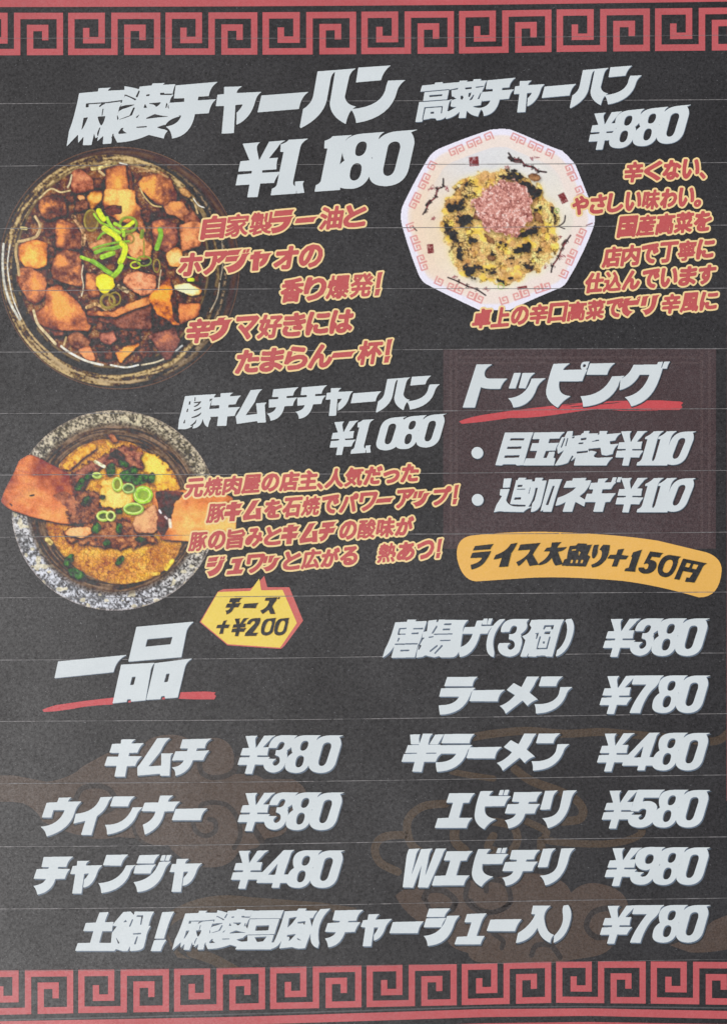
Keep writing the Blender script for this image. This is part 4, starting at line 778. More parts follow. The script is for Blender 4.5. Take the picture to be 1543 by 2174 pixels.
def tofu_bowl():
    win = (0, 300, 2.911); c = Canvas(-22, 296, 520, 840, win); X, Y = c.X, c.Y; h, w = c.h, c.w
    R0 = np.hypot((X - 742) / 744, (Y - 788) / 750); Rg = np.hypot((X - 700) / 676, (Y - 800) / 706); Rs = np.hypot((X - 700) / 592, (Y - 765) / 632)
    ang = np.arctan2(Y - 790, X - 700)
    n1 = fbm(h, w, 26, 11); nf = fbm(h, w, 4, 12, 3); st = vnoise(h, w, 2.0, 13)
    # streaks that follow the rim
    A = ((ang + math.pi) * 120 / 1).astype(int); rs_ = np.random.default_rng(4).random(2000)
    ringn = (vnoise(760, 200, (2.2, 14), 21)[np.clip((A).astype(int), 0, 759), np.clip((R0 * 170).astype(int), 0, 199)])
    c.C[:] = c3(46, 40, 36) + (n1[..., None] - .5) * 24
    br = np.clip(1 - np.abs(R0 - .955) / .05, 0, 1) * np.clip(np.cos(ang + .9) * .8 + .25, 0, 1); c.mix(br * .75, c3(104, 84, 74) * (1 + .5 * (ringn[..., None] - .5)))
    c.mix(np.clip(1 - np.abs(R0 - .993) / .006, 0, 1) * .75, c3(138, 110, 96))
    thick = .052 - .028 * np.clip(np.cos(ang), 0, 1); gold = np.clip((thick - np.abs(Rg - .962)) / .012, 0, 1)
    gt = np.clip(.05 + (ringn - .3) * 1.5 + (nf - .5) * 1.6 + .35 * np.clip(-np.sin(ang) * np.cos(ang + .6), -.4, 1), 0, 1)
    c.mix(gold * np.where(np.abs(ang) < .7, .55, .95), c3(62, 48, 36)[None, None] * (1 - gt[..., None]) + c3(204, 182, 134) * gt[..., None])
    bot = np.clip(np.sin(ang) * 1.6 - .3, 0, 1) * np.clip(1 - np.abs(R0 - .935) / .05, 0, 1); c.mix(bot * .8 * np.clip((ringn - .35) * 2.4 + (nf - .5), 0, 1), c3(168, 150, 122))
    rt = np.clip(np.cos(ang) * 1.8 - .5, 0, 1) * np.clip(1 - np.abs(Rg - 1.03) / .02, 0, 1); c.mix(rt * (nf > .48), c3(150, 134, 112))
    # broth
    bm = np.clip((1 - Rs) * 40, 0, 1); n2 = fbm(h, w, 16, 31, 4, .6); n3 = fbm(h, w, 5, 33, 3)
    t = np.clip((n2 - .38) * 2.4, 0, 1)[..., None]; c.mix(bm, c3(62, 45, 37) * (1 - t) + c3(150, 102, 74) * t)
    f1, f21, cid = voro(h, w, 6, 35); foam = ((n2 > .56) & (f21 < .16) & (n3 > .47)); c.mix(bm * blur(foam.astype(float), .7) * .7, c3(186, 166, 128))
    c.mix(bm * (vnoise(h, w, 3, 37) > .95) * .7, c3(205, 190, 165))
    c.mix(np.clip(1 - np.abs(Rs - 1.0) / .02, 0, 1) * (fbm(h, w, 30, 41) > .45) * .55, c3(176, 160, 122))
    c.names = []; c.reg('broth', bm * (Rs < .99))
    p = c.piece
    for src, d, m, hi, hots, wn, kw in [
        ("690,230 740,185 800,200 900,280 950,330 950,430 800,470 700,480 680,350", c3(108, 68, 62), c3(170, 108, 88), c3(206, 146, 110), [(800, 300, 90, .5)], W1, {}),
        ("1345,130 1420,220 1450,440 1390,450 1350,300", D_, c3(150, 100, 80), c3(190, 130, 96), [], W1, {}),
        ("1120,200 1290,140 1345,130 1390,445 1250,455 1112,420", c3(120, 76, 66), c3(186, 120, 84), H_, [(1250, 400, 90), (1320, 200, 60, .4)], W1, dict(cell=22)),
        ("1120,450 1460,460 1475,620 1560,690 1560,900 1400,860 1300,830 1140,740 1080,600", c3(130, 78, 66), c3(214, 144, 90), c3(248, 200, 120), [(1180, 510, 90), (1390, 620, 110)], W1, dict(cell=24)),
        ("1110,660 1200,640 1300,650 1300,740 1200,760 1120,740", c3(72, 46, 48), c3(108, 70, 68), c3(150, 100, 90), [], W1, dict(shadow=0)),
        ("260,620 330,545 450,520 580,540 600,600 610,760 480,780 380,820 310,760", c3(72, 50, 48), c3(128, 86, 74), c3(226, 150, 92), [(315, 660, 50, 1.1)], W1, {}),
        ("340,860 490,850 490,1000 380,1040 330,1000", c3(66, 46, 46), c3(112, 76, 68), c3(150, 104, 84), [], W1, {}),
        ("500,830 590,830 700,880 800,1000 780,1180 600,1180 490,1150 480,950", c3(84, 54, 52), c3(140, 92, 76), c3(232, 150, 92), [(535, 930, 40, 1.2), (535, 1080, 40, 1.2)], W1, {}),
        ("880,520 960,460 1060,470 1050,560 940,690 890,640", c3(140, 88, 60), c3(214, 150, 84), c3(242, 190, 110), [(960, 540, 60)], W1, {}),
        ("740,520 830,510 850,570 790,590", c3(140, 88, 60), c3(204, 150, 104), c3(230, 180, 130), [(790, 550, 40)], W1, {}),
        ("20,1150 190,1080 370,1130 350,1390 240,1425 100,1400 30,1300", c3(126, 76, 62), c3(206, 130, 78), c3(250, 192, 104), [(230, 1300, 110, 1.2)], W1, dict(cell=24)),
        ("350,720 400,680 490,700 515,800 510,900 430,880 340,850 330,790", c3(92, 58, 58), c3(150, 100, 80), c3(230, 152, 96), [(385, 750, 28, 1.2)], None, {}),
        ("125,800 200,790 285,850 285,950 230,1000 180,980 120,870", c3(112, 70, 64), c3(190, 124, 90), c3(234, 158, 96), [(235, 880, 40)], None, {}),
        ("310,1150 400,1160 400,1200 340,1205", c3(86, 56, 54), c3(140, 92, 80), c3(180, 120, 96), [], None, {}),
        ("295,930 370,895 400,930 480,1000 560,1130 540,1165 350,1160 240,1120 235,1060 290,1030", c3(98, 60, 60), c3(178, 112, 82), c3(240, 166, 98), [(390, 1010, 55, 1.2), (360, 960, 30)], None, dict(cell=26)),
        ("560,1060 700,1060 925,985 925,1160 800,1160 560,1120", c3(84, 56, 54), c3(136, 92, 82), c3(176, 116, 94), [], None, {}),
        ("560,1050 700,1055 820,1000 920,960 922,1010 800,1050 720,1085 560,1075", c3(130, 80, 66), c3(206, 136, 90), c3(236, 164, 104), [(850, 1010, 50)], None, {}),
        ("540,820 610,830 620,960 560,970 540,930", c3(92, 60, 58), c3(160, 104, 80), c3(228, 152, 100), [(570, 890, 26)], None, {}),
        ("790,830 860,810 960,840 960,930 880,955 840,930 770,880", c3(140, 90, 78), c3(214, 144, 108), c3(236, 176, 136), [(850, 860, 45, .6)], None, dict(cell=10)),
        ("925,970 1050,860 1075,960 1110,1130 1070,1130 980,1070", c3(130, 76, 60), c3(214, 132, 74), c3(248, 172, 82), [(1000, 950, 45)], None, {}),
        ("1060,970 1085,930 1100,1030 1110,1130 1080,1100", c3(54, 40, 42), c3(84, 60, 58), c3(110, 80, 70), [], None, dict(shadow=0)),
        ("1110,1010 1240,1010 1230,1080 1120,1130", c3(110, 70, 62), c3(190, 120, 86), c3(226, 150, 96), [(1180, 1050, 40)], None, {}),
        ("860,270 900,230 1000,200 1060,250 1090,340 1080,400 980,390 900,320", c3(100, 64, 60), c3(166, 108, 80), c3(236, 166, 96), [(920, 290, 45, 1.0)], None, {}),
        ("1020,410 1060,380 1130,380 1180,460 1170,510 1100,470 1040,450", c3(110, 72, 66), c3(172, 116, 88), c3(224, 156, 100), [(1090, 400, 30)], None, {}),
        ("1140,470 1200,440 1240,500 1230,530 1150,520", c3(110, 72, 66), c3(160, 106, 86), c3(200, 136, 100), [], None, {}),
        ("945,510 1000,490 1090,520 1100,620 1040,690 960,650", c3(92, 60, 62), c3(146, 96, 84), c3(224, 146, 98), [(965, 530, 32, 1.0)], None, {}),
        ("1120,530 1200,500 1250,520 1240,640 1130,680", c3(140, 90, 74), c3(206, 138, 98), c3(232, 168, 116), [(1180, 580, 60, .5)], None, {}),
        ("1035,700 1090,660 1130,680 1120,780 1050,770", c3(170, 110, 72), c3(230, 168, 104), c3(250, 208, 140), [(1080, 720, 35)], None, {}),
        ("1110,295 1150,295 1190,340 1170,350 1130,335", c3(140, 100, 70), c3(190, 146, 98), c3(220, 180, 130), [], None, {}),
        ("430,1210 480,1180 560,1230 550,1280 500,1290 430,1250", c3(90, 60, 58), c3(150, 104, 84), c3(196, 138, 104), [(500, 1210, 30, .5)], None, {}),
        ("620,1190 700,1170 725,1230 680,1260 630,1240", c3(100, 64, 64), c3(176, 116, 100), c3(206, 140, 116), [(680, 1210, 30, .4)], None, {}),
        ("490,1290 560,1270 600,1360 530,1345", c3(130, 80, 66), c3(204, 136, 100), c3(230, 160, 112), [(540, 1310, 30)], None, {}),
        ("720,1310 850,1240 865,1262 790,1330 752,1370", c3(150, 90, 60), c3(226, 146, 84), c3(242, 172, 100), [(780, 1300, 50)], None, {}),
        ("920,1210 1080,1160 1110,1240 1060,1340 1020,1350 960,1250", c3(84, 58, 60), c3(134, 92, 86), c3(190, 126, 96), [(1030, 1230, 30, .9)], None, {}),
        ("800,590 850,570 910,620 940,650 930,720 850,740 800,690", c3(150, 96, 70), c3(216, 150, 104), c3(240, 182, 124), [(860, 620, 40)], None, {}),
        ("550,650 680,590 700,640 600,690", c3(140, 96, 76), c3(202, 144, 104), c3(230, 176, 130), [], None, {}),
        ("840,480 890,470 905,560 870,570", c3(140, 90, 70), c3(208, 142, 98), c3(240, 176, 120), [], None, {})]:
        q = flat(src); cc = q.mean(0); q = cc + (q - cc) * 1.09; src = ' '.join('%g,%g' % tuple(v) for v in q)
        p('tofu_cube', src, d, m, hi, hots, wn, **kw)
    for src in ["430,300 470,330 460,380 420,400 400,350", "470,380 540,360 560,420 500,450 460,430", "860,420 930,430 940,500 900,520", "600,1110 700,1130 690,1180 600,1170", "740,1180 850,1170 880,1230 800,1260 730,1230",
                "590,1270 700,1280 700,1350 620,1350", "300,640 340,650 340,720 300,700", "1000,1090 1060,1120 1040,1160 980,1140", "950,780 1010,770 1030,830 980,850", "580,230 640,240 640,300 590,300", "1160,830 1230,840 1230,880 1170,870", "850,1280 930,1270 960,1330 880,1350"]:
        p('tofu_cube', src, c3(60, 42, 42), c3(112, 78, 70), c3(166, 112, 86), [], None, cell=9, rag=.9)
    p('garlic_clove', "1075,895 1160,880 1255,920 1240,950 1180,960 1090,920", c3(190, 120, 70), c3(246, 200, 130), c3(255, 240, 190), [(1150, 915, 50)], base=.5)
    # oil glints
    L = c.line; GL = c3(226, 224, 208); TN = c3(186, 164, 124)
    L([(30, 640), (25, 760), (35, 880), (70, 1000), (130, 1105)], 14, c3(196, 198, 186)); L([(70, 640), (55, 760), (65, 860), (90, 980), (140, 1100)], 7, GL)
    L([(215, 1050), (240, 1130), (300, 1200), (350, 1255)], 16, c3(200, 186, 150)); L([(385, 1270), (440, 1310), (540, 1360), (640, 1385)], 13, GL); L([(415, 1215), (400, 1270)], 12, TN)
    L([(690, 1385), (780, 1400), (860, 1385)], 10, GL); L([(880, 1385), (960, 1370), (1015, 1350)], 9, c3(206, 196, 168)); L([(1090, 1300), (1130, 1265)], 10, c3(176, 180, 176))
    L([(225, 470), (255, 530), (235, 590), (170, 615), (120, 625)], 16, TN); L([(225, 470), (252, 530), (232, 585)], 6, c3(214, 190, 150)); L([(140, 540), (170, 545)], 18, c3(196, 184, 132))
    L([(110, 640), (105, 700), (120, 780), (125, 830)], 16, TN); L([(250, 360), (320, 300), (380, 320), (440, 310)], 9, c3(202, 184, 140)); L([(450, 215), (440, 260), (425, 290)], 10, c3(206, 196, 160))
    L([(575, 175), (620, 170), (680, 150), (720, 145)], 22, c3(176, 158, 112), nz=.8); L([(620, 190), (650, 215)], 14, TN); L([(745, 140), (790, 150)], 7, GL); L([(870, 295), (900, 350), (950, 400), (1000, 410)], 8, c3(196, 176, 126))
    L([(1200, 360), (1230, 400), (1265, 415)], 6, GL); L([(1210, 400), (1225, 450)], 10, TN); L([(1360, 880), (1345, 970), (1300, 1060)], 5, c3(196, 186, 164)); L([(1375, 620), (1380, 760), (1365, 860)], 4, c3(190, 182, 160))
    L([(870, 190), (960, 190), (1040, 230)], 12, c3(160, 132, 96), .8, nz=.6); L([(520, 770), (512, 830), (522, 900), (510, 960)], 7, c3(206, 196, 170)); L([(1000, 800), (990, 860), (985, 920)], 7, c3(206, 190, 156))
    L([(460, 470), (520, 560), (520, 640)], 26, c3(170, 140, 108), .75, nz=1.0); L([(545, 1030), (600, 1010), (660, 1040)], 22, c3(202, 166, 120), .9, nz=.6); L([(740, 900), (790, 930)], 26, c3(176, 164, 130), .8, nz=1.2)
    # scallions
    GR = [c3(196, 214, 66), c3(150, 190, 74), c3(122, 166, 70), c3(120, 140, 66), c3(140, 126, 74)]
    s_ = lambda pts, w, k, nm='scallion_strip', wn=W1, cl=False: (L(pts, w + 10, c3(60, 70, 36), .35, wn, closed=cl, soft=.8), L(pts, w, GR[k], 1, wn, nm, cl, .22), L([(a - w * .18, b - w * .18) for a, b in pts], max(3, w * .25), GR[k] * 1.12 + 12, .6, wn, closed=cl))
    ring = lambda cx, cy, rx, ry, w, k, wn=W1, nm='scallion_ring', a0=0: s_([(cx + rx * math.cos(t * .7854) , cy + ry * math.sin(t * .7854)) for t in range(8)], w, k, nm, wn, True)
    m_ = c.cov("840,760 900,700 960,720 1010,800 1020,900 960,970 880,970 830,900", W1); c.mix(m_ * .8, c3(126, 104, 70) * (1 + .5 * (fbm(h, w, 4, 77)[..., None] - .5)))
    ring(925, 830, 85, 130, 24, 4)
    ring(1390, 880, 105, 90, 34, 3); ring(1400, 1060, 60, 60, 20, 4, nm='scallion_ring')
    s_([(1010, 1060), (1060, 1000), (1110, 980)], 26, 2); s_([(960, 750), (1040, 850), (1150, 900)], 28, 1); s_([(1120, 800), (1160, 880), (1220, 950), (1280, 980)], 44, 1)
    s_([(1220, 870), (1280, 900), (1330, 980), (1330, 1020)], 40, 1); s_([(1330, 930), (1400, 890), (1450, 850)], 46, 0); s_([(1020, 710), (1050, 770), (1080, 810)], 66, 0)
    s_([(1090, 930), (1150, 970), (1230, 1020), (1270, 1070)], 74, 0); s_([(950, 1180), (1080, 1140), (1230, 1110), (1400, 1090)], 26, 2); s_([(980, 1230), (1090, 1190), (1200, 1180), (1290, 1150)], 50, 2)
    s_([(1060, 1290), (1140, 1260), (1200, 1240)], 60, 1); s_([(1310, 1120), (1350, 1170), (1330, 1270), (1290, 1350)], 72, 0); s_([(800, 1290), (880, 1320), (960, 1350)], 40, 1)
    s_([(940, 1340), (1020, 1390), (1100, 1450), (1190, 1510)], 56, 2); s_([(1300, 1400), (1270, 1460), (1200, 1530)], 62, 1); s_([(1380, 1290), (1540, 1330)], 22, 1); ring(1480, 1390, 60, 40, 16, 0)
    ring(400, 1340, 90, 60, 18, 3, W2); s_([(380, 960), (370, 1040)], 46, 3, wn=W2); s_([(600, 940), (610, 1020), (560, 1180)], 60, 2, wn=W2, nm='scallion_strip'); s_([(400, 1080), (400, 1300)], 12, 3, wn=W2)
    c.piece('scallion_white', "600,840 650,820 710,850 715,900 660,950 620,930 595,880", c3(196, 160, 70), c3(228, 206, 66), c3(240, 226, 90), [(650, 880, 40)], base=.45, amp=.8)
    ring(1250, 480, 85, 85, 34, 4, W3); ring(1340, 450, 70, 80, 20, 4, W3); ring(560, 1400, 40, 80, 18, 4, W2)
    s_([(1170, 860), (1195, 860)], 22, 0, wn=(0, 300, 2.911))
    cut = np.clip((1.0 - R0) * 200, 0, 1)
    g5 = c.C.mean(2, keepdims=True); c.C = (g5 + (c.C - g5) * 1.15) * 1.05 + c3(12, 8, 5)
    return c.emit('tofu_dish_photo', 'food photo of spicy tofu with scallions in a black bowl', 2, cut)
tofu_bowl()

def rice_bowl():
    win = (840, 270, 3.588); c = Canvas(845, 268, 1265, 664, win); X, Y = c.X, c.Y; h, w = c.h, c.w; L = c.line
    outline = "690,35 ~740,15 860,22 ~960,60 1060,105 ~1180,160 1260,185 ~1330,250 1360,290 ~1440,480 1500,645 ~1520,700 1500,765 ~1420,980 1310,1160 ~1280,1220 1230,1235 ~1000,1330 860,1400 L640,1400 ~400,1290 230,1200 ~185,1170 165,1110 ~100,950 45,750 ~30,690 45,620 ~110,470 240,250 ~280,190 340,165 ~520,90 690,35"
    oct_ = c.cov(outline); n = fbm(h, w, 40, 3)
    c.C[:] = c3(232, 228, 236); inner_s = lambda k: "%s" % ' '.join((('~' if t.startswith('~') else '') + '%g,%g' % (770 + (float(t.strip('~L').split(',')[0]) - 770) * k, 712 + (float(t.strip('~L').split(',')[1]) - 712) * k)) for t in outline.replace('L', '').split())
    c.mix(blur(c.cov(inner_s(.93)), 1.5), c3(236, 220, 206)); c.mix(blur(c.cov(inner_s(.78)), 3), c3(232, 224, 206) + (n[..., None] - .5) * 24)
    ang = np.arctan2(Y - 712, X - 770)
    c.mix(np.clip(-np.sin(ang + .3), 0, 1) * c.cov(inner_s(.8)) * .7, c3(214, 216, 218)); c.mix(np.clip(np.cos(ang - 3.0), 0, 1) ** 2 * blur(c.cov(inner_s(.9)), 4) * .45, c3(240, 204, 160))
    RED = c3(214, 136, 130)
    # printed meander squares near the rim of the bowl
    def meander(x, y, a, sz, fl):
        ca, sa = math.cos(a), math.sin(a); P0 = [(-.5, .5), (-.5, -.5), (.45, -.5), (.45, .32), (-.15, .32), (-.15, -.1), (.14, -.1)]
        pts = [(x + (px * fl * ca - py * sa) * sz, y + (px * fl * sa + py * ca) * sz) for px, py in P0]
        m_ = np.zeros((h, w))
        for a_, b_ in zip(pts[:-1], pts[1:]): m_ = np.maximum(m_, c.cov([a_, ((a_[0] + b_[0]) / 2, (a_[1] + b_[1]) / 2), b_], stroke=11))
        return m_
    V8 = [(395, 215, 730, 70), (860, 70, 1190, 220, ), (1290, 275, 1400, 520), (1430, 760, 1260, 1150), (1190, 1200, 790, 1330), (680, 1330, 300, 1165), (230, 1110, 105, 740), (115, 640, 290, 275)]
    mm = np.zeros((h, w)); names = []
    for x0, y0, x1, y1 in V8:
        ln = math.hypot(x1 - x0, y1 - y0); n_ = max(2, int(round(ln / 78))); a = math.atan2(y1 - y0, x1 - x0)
        for k in range(n_):
            t = (k + .5) / n_; gap = .06 * ((k % 2) * 2 - 1) * -1 / n_ * 2
            mk = meander(x0 + (x1 - x0) * (t + gap), y0 + (y1 - y0) * (t + gap), a, 56, 1 if k % 2 else -1); mm = np.maximum(mm, mk)
    c.mix(mm * .8, RED)
    def seal(x, y, a, sx, sy):
        ca, sa = math.cos(a), math.sin(a); q = [(-1, -1), (1, -1), (1, 1), (-1, 1)]; m_ = c.cov(' '.join('%g,%g' % (x + u * sx * ca - v * sy * sa, y + u * sx * sa + v * sy * ca) for u, v in q))
        c.mix(m_ * np.clip(.35 + vnoise(h, w, 2.6, int(x)) * 1.3, 0, 1), c3(128, 58, 62)); c.reg('red_seal', m_)
    seal(592, 268, -.1, 36, 36); seal(1268, 548, -.45, 26, 40); seal(262, 932, -.1, 24, 36); seal(958, 1228, -.15, 38, 12)
    DK = c3(66, 46, 46); rg = np.random.default_rng(8)
    def squiggle(pts, wd, kx):
        L(pts, wd, DK, .95, nz=.5, name='painted_squiggle'); L(pts[1:-1], wd * .45, c3(160, 70, 80), .9)
        for x, y in pts[1:-1]:
            for _ in range(9):
                a = rg.random() * 6.28; r0 = wd * .6 + rg.random() * wd * .9; L([(x, y), (x + math.cos(a) * r0, y + math.sin(a) * r0), (x + math.cos(a + .5) * r0 * 1.2, y + math.sin(a + .5) * r0 * 1.2)], 5, DK, .8)
    squiggle([(855, 205), (890, 250), (940, 255), (985, 300), (1040, 310), (1080, 340), (1140, 350)], 15, 0); L([(860, 240), (900, 265), (950, 270)], 26, DK, .85, nz=1.2); L([(235, 600), (260, 570)], 26, DK, .85, nz=1.2); L([(1265, 900), (1290, 870)], 24, DK, .8, nz=1.2)
    squiggle([(360, 400), (355, 460), (315, 480), (300, 540), (255, 580), (225, 640), (205, 670)], 13, 1)
    squiggle([(1325, 830), (1290, 880), (1260, 930), (1230, 1000), (1190, 1060), (1178, 1110)], 13, 2)
    squiggle([(395, 1150), (470, 1180), (540, 1215), (610, 1240), (680, 1285)], 12, 3)
    for x, y in [(1040, 250), (850, 310), (385, 470), (270, 475), (280, 700), (1245, 840), (1140, 1070), (445, 1140), (685, 1235), (1270, 995)]:
        for _ in range(5): L([(x + rg.normal() * 10, y + rg.normal() * 9), (x + rg.normal() * 16, y + rg.normal() * 12), (x + rg.normal() * 14, y + rg.normal() * 12)], 4.5, c3(150, 84, 88), .85)
    # rice
    fo_ = c.ragged(c.cov("630,350 ~800,300 960,380 ~1090,440 1130,520 ~1240,640 1225,760 ~1230,900 1190,980 ~1120,1110 1000,1130 ~900,1210 780,1190 ~600,1180 520,1130 ~400,1010 390,900 ~330,780 370,640 ~380,520 450,470 ~520,390 630,350"), 1.5, 13, 6)
    c.mix(blur(fo_, 6) * .55, c3(246, 220, 120))
    f1, f21, cid = voro(h, w, 6.2, 61, asp=1.45); nb = fbm(h, w, 22, 62, 4, .6); nc = fbm(h, w, 9, 64, 3)
    q = np.clip(nb * 1.5 - .25 + (cid - .5) * .5, 0, 1)[..., None]
    rice = (c3(222, 172, 106) * (1 - q) + c3(255, 230, 150) * q) * (1 - .5 * np.clip(.22 - f21, 0, 1)[..., None] * 3); rice = rice + (nc[..., None] - .5) * 44
    c.mix(fo_, rice)
    c.reg('fried_rice', fo_)
    # egg pieces and leaf shreds
    egg = fo_ * np.clip((fbm(h, w, 15, 71, 2) - .60) * 12, 0, 1); c.mix(egg * .9, c3(250, 212, 104) + (nc[..., None] - .5) * 50); 
    lf = fbm(h, w, (20, 9), 81, 3); lf2 = fbm(h, w, (8, 17), 82, 3); rid = np.maximum(1 - np.abs(lf - .5) * 17, 1 - np.abs(lf2 - .5) * 20)
    c.mix(fo_ * np.clip(rid, 0, 1) * np.clip((fbm(h, w, 22, 84) - .50) * 14, 0, 1) * .9, c3(66, 52, 42)); 
    ow = fo_ * np.clip((fbm(h, w, 18, 86, 3) - .56) * 10, 0, 1); c.mix(ow * .5, c3(206, 150, 100) + (nc[..., None] - .5) * 60)
    LD, LM, LH = c3(40, 36, 38), c3(62, 54, 50), c3(110, 94, 80)
    for s2 in ["785,370 940,365 960,400 880,420 800,405", "820,330 900,330 950,360 860,355", "905,430 1000,430 1060,470 1110,490 1080,530 1030,550 980,500 930,470",
               "440,490 500,440 560,420 630,360 600,410 540,450 490,490", "370,590 430,600 480,570 560,520 600,480 590,520 520,570 500,620 540,630 480,650 400,640 370,630",
               "455,700 520,670 590,700 570,740 500,760 460,740", "360,700 390,740 440,790 470,830 470,900 510,960 500,1030 470,1000 450,900 400,860 370,800",
               "1040,620 1120,590 1110,630 1070,650 1090,720 1040,700", "1000,770 1080,760 1090,810 1000,850 940,860 900,840 1000,800", "870,930 1000,890 1030,900 1020,980 960,970 880,960",
               "690,930 760,960 800,1000 750,990 700,960", "820,1020 860,1030 870,980 900,970 870,1050", "520,1050 640,1060 700,1100 820,1110 700,1120 600,1080 580,1140 620,1180 560,1160 520,1100",
               "930,1040 1060,1050 1060,1090 1000,1080 950,1070", "1050,940 1110,930 1120,950 1070,960", "760,1160 820,1170 820,1200 780,1190", "1140,560 1190,620 1235,700 1225,760 1210,760 1215,690 1180,640",
               "740,870 850,890 860,920 800,900", "550,860 620,850 600,890 560,890", "840,1160 880,1140 900,1160 860,1170", "1100,840 1130,850 1110,880", "560,570 620,600 600,640 570,620"]:
        c.piece('leaf_shred', s2, LD, LM, c3(150, 122, 92), [], base=.28, amp=1.5, cell=7, rag=1.7, shadow=.3, edge=.0, rr=4)
    for s2 in ["1040,660 1100,660 1120,740 1060,720", "700,970 760,1000 740,1040 690,1010", "1000,370 1060,350 1110,400 1080,430 1010,400", "580,700 600,640 640,640 640,720", "660,800 740,860 760,900 690,880"]:
        c.piece('browned_bit', s2, c3(110, 78, 60), c3(160, 118, 84), c3(210, 160, 110), [], base=.45, amp=1.1, cell=7, rag=.9, shadow=.2)
    # minced topping
    mt = c.ragged(c.cov("700,470 ~780,400 900,410 ~960,450 1000,520 ~1050,620 1030,700 ~1010,800 900,830 ~780,850 700,790 ~620,740 590,660 ~570,590 620,520"), 1.7, 10, 6)
    sm = blur(shift_f(mt, 3, 5), 4) * (1 - mt); c.C *= (1 - .45 * sm)[..., None]
    g1, g2, gid = voro(h, w, 4.2, 91); q = np.clip(gid * .8 + (fbm(h, w, 14, 92)) * .7 - .2 - np.clip(.25 - g2, 0, 1) * 1.9, 0, 1)[..., None]
    c.mix(mt, np.where(q < .5, c3(150, 96, 88) + (c3(216, 154, 138) - c3(150, 96, 88)) * q * 2, c3(216, 154, 138) + (c3(250, 212, 198) - c3(216, 154, 138)) * (q * 2 - 1)))
    c.mix(mt * (vnoise(h, w, 3.2, 95) > .86) * .75, c3(112, 66, 66)); c.reg('minced_pork', mt)
    for x, y, r_ in [(797, 1218, 22), (1222, 640, 16)]: L([(x + r_ * math.cos(t * .785), y + r_ * math.sin(t * .785)) for t in range(8)], 8, c3(170, 190, 120), 1, name='scallion_ring', closed=True)
    L([(1285, 680), (1275, 730), (1235, 760), (1215, 765)], 11, DK); L([(1240, 765), (1280, 780)], 9, DK); L([(130, 765), (158, 795)], 9, DK); L([(1445, 755), (1490, 738)], 8, c3(120, 60, 60))
    c.C = (c.C - 150) * 1.06 + 160
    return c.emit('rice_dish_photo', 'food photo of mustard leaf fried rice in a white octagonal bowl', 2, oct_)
rice_bowl()

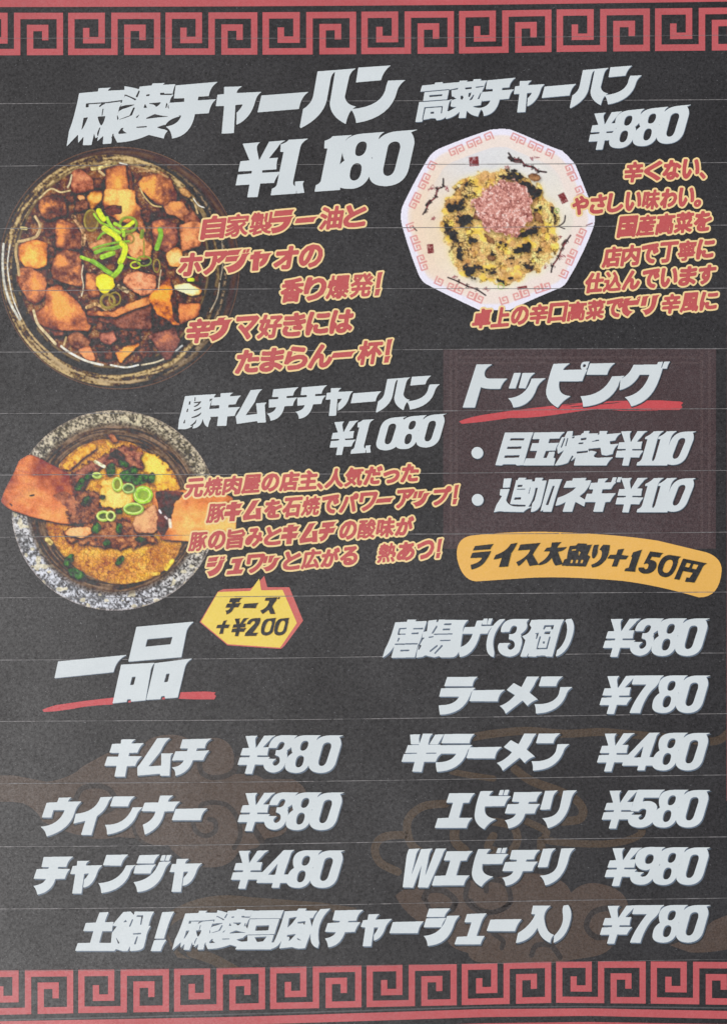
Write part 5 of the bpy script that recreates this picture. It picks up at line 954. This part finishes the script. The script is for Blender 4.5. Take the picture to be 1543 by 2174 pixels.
def stone_bowl():
    win = (0, 850, 2.911); c = Canvas(-2, 866, 520, 1304, win); X, Y = c.X, c.Y; h, w = c.h, c.w; L = c.line
    R0 = np.hypot((X - 712) / 636, (Y - 680) / 620); Ri = np.hypot((X - 715) / 535, (Y - 672) / 525); ang = np.arctan2(Y - 680, X - 712)
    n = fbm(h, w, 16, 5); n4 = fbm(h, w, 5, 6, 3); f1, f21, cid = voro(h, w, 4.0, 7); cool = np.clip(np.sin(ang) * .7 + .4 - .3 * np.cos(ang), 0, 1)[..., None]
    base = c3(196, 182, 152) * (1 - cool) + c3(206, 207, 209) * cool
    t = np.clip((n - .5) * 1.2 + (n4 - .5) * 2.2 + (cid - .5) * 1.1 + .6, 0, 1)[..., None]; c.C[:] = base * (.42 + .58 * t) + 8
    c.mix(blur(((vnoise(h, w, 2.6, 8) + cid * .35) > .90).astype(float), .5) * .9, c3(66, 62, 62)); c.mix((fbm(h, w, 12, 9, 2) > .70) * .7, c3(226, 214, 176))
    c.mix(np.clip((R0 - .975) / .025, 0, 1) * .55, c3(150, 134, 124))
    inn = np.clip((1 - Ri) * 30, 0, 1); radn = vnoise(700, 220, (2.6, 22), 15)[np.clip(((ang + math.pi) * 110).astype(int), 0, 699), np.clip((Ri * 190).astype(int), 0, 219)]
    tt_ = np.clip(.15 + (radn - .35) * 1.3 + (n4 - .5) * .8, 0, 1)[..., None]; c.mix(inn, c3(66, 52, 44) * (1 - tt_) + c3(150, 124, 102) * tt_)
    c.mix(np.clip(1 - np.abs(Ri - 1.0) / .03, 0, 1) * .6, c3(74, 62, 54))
    # rice
    rc = c.ragged(c.cov("370,400 ~450,290 600,250 ~800,220 900,320 ~1060,360 1110,520 L1130,640 1120,900 ~1080,1010 1000,1060 ~860,1150 700,1130 ~520,1090 440,1000 ~330,900 290,780 L300,560"), .9, 14)
    v1, v21, vid = voro(h, w, 7.0, 23, asp=1.5); nb = fbm(h, w, 34, 24, 4, .6); q = np.clip(nb * 1.7 - .3 + (vid - .5) * .45, 0, 1)[..., None]
    rice = (c3(176, 108, 62) * (1 - q) + c3(255, 194, 88) * q) * (1 - .6 * np.clip(.2 - v21, 0, 1)[..., None] * 3); c.mix(rc, rice + (fbm(h, w, 6, 25)[..., None] - .5) * 46); c.reg('kimchi_rice', rc)
    edge_ = rc * np.clip(1.35 - blur(rc, 8) * 1.45, 0, 1) * (fbm(h, w, 9, 26) > .42); c.mix(edge_ * .7, c3(112, 80, 60))
    p = c.piece
    p('pork_slab', "185,335 ~230,340 300,385 430,450 470,560 480,660 475,760 ~430,770 360,755 200,720 80,680 ~20,650 12,620 ~30,560 70,490 L100,430 125,370", c3(150, 76, 66), c3(214, 126, 82), c3(244, 176, 106), [(200, 640, 110, .6), (330, 720, 70, .5), (150, 560, 60, .3)], base=.30, amp=1.5, cell=52, edge=.35, rag=.15)
    p('pork_slab', "940,560 1060,555 1340,555 1440,600 ~1480,720 1450,850 ~1350,900 1290,880 L1160,870 1000,860 960,780", c3(160, 88, 66), c3(228, 142, 84), c3(248, 192, 112), [(1230, 690, 150, .6), (1430, 830, 70, .8)], base=.34, amp=1.2, cell=50, edge=.3, rag=.15)
    p('fried_egg', "850,350 ~900,300 960,330 ~1060,420 1110,530 L1100,560 960,550 900,440", c3(196, 124, 54), c3(240, 184, 76), c3(252, 216, 104), [(950, 420, 60)], base=.42, amp=1.4, cell=9, rag=1.5, rr=5, shadow=.3)
    p('fried_egg', "380,420 ~430,330 560,265 ~620,270 600,300 ~500,370 440,430", c3(176, 110, 50), c3(232, 168, 70), c3(246, 196, 100), [], base=.5, cell=9)
    p('kimchi_piece', "440,470 520,400 640,360 700,300 800,280 880,330 890,440 700,400 560,460 520,560 450,620", c3(90, 56, 58), c3(156, 100, 86), c3(206, 140, 104), [], base=.45, cell=9, rag=1.4, rr=5)
    p('kimchi_piece', "670,215 700,205 740,250 700,265", c3(130, 80, 60), c3(200, 130, 90), c3(226, 160, 110), [], base=.5)
    p('sauce_patch', "640,370 720,300 780,340 760,360 690,340", c3(40, 34, 34), c3(80, 58, 56), c3(120, 84, 74), [])
    p('kimchi_piece', "430,590 560,560 640,600 640,700 560,760 440,770 420,680", c3(74, 50, 46), c3(140, 92, 76), c3(204, 140, 100), [], base=.44, cell=8, rag=1.4, rr=5)
    p('kimchi_piece', "580,760 700,720 850,760 960,830 980,880 760,920 600,900 420,860 400,800", c3(84, 54, 48), c3(160, 104, 78), c3(226, 160, 104), [], base=.46, cell=8, rag=1.4, rr=5)
    p('pork_piece', "400,830 430,790 560,780 580,820 520,850", c3(150, 90, 60), c3(230, 150, 96), c3(246, 186, 126), [(480, 815, 60)], base=.5)
    p('pork_piece', "820,760 850,700 960,640 1000,760 960,820 850,820", c3(120, 78, 66), c3(200, 140, 104), c3(232, 176, 124), [(900, 740, 50)], base=.4, cell=12)
    p('pork_piece', "620,660 640,490 740,480 860,560 830,640 740,670", c3(180, 106, 60), c3(242, 184, 88), c3(252, 214, 120), [(700, 600, 60)], base=.42, cell=12, rag=1.2, rr=4)
    # the two long slabs of pork
    p('sauce_patch', "960,565 1060,556 1150,570 1080,640 1060,760 1010,850 970,790 985,680", c3(66, 38, 44), c3(108, 66, 66), c3(170, 104, 84), [], base=.35, cell=20, shadow=0, rag=.6, edge=0)
    p('sauce_patch', "330,585 400,560 470,600 470,720 400,650", c3(120, 74, 66), c3(176, 112, 86), c3(206, 140, 100), [], base=.4, cell=18, shadow=0, rag=.9, edge=0)
    L([(90, 600), (180, 570), (260, 500), (330, 520)], 26, c3(150, 76, 66), .35, soft=5); L([(1100, 640), (1200, 620), (1330, 640)], 22, c3(190, 100, 70), .35, soft=5); L([(990, 680), (998, 695)], 12, c3(240, 220, 214)); L([(1052, 740), (1058, 780)], 20, c3(246, 226, 200), soft=.8); L([(1025, 720), (1035, 730)], 12, c3(236, 214, 206))
    L([(195, 590), (215, 586)], 12, c3(60, 40, 40)); L([(70, 640), (80, 650)], 10, c3(90, 50, 50)); L([(110, 430), (200, 450), (330, 440), (400, 460)], 8, c3(170, 92, 84), .5, soft=1.2); L([(90, 510), (200, 520), (300, 560)], 8, c3(190, 104, 84), .4, soft=1.5)
    GD, GM, GLt = c3(44, 74, 48), c3(96, 146, 66), c3(176, 208, 84)
    rg = np.random.default_rng(2)
    for x, y, rx, ry, a in [(500, 520, 50, 24, -1.0), (560, 470, 40, 20, -.4), (535, 620, 40, 20, -.8), (690, 430, 30, 44, .2), (770, 390, 40, 22, .4), (800, 470, 60, 40, .1), (870, 490, 60, 34, -.2), (830, 430, 30, 26, 0),
                            (640, 600, 24, 16, .4), (600, 790, 28, 40, .3), (740, 790, 22, 36, .1), (745, 990, 40, 20, -.9), (430, 990, 50, 26, -1.1), (480, 1070, 60, 30, .4), (665, 880, 26, 24, 0), (870, 860, 36, 18, .1), (940, 480, 24, 40, .3), (740, 690, 26, 18, 0)]:
        pts = ' '.join('%g,%g' % (x + rx * math.cos(t) * math.cos(a) - ry * math.sin(t) * math.sin(a), y + rx * math.cos(t) * math.sin(a) + ry * math.sin(t) * math.cos(a)) for t in np.linspace(0, 6.28, 12, endpoint=False))
        p('scallion_ring', pts, GD, c3(74, 116, 66), c3(130, 172, 96), [], base=.35, amp=1.3, cell=7, rag=.7, shadow=.35)
    def ring(x, y, rx, ry, wd, col, fill):
        pts = [(x + rx * math.cos(t * .785), y + ry * math.sin(t * .785)) for t in range(8)]
        L([(a + 4, b + 6) for a, b in pts], wd + 8, c3(50, 60, 40), .4, closed=True, soft=1); c.mix(c.cov(' '.join('%g,%g' % q_ for q_ in pts)) * .8, fill); L(pts, wd, col, 1, name='scallion_ring', closed=True); L([(a - 3, b - 3) for a, b in pts], 6, c3(224, 236, 150), .8, closed=True)
    ring(730, 520, 26, 38, 16, c3(166, 196, 72), c3(120, 130, 60)); ring(888, 585, 48, 42, 26, c3(162, 206, 70), c3(140, 180, 60)); ring(800, 545, 34, 26, 12, c3(120, 160, 90), c3(80, 110, 70))
    ring(830, 670, 56, 30, 16, c3(150, 190, 80), c3(110, 140, 70)); ring(645, 715, 36, 26, 16, c3(176, 206, 90), c3(90, 110, 60)); ring(690, 715, 24, 26, 12, c3(190, 210, 110), c3(80, 90, 60)); ring(605, 465, 24, 14, 12, c3(170, 200, 90), c3(120, 150, 70))
    for pts, col, wd in [([(595, 380), (630, 400), (650, 410)], c3(222, 214, 170), 20), ([(300, 860), (320, 880)], c3(200, 176, 110), 30), ([(1030, 1040), (1070, 990)], c3(234, 190, 80), 26), ([(950, 1075), (985, 1070)], c3(240, 190, 90), 20)]: L(pts, wd, col, nz=.5)
    out = np.clip((1 - R0) * 120, 0, 1)
    sl = np.zeros((h, w)); 
    for i, nm in enumerate(c.names):
        if nm == 'pork_slab': sl = np.maximum(sl, (c.I == i))
    c.C = (c.C - 120) * 1.12 + 126
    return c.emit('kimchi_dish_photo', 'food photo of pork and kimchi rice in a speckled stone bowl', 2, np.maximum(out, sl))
stone_bowl()
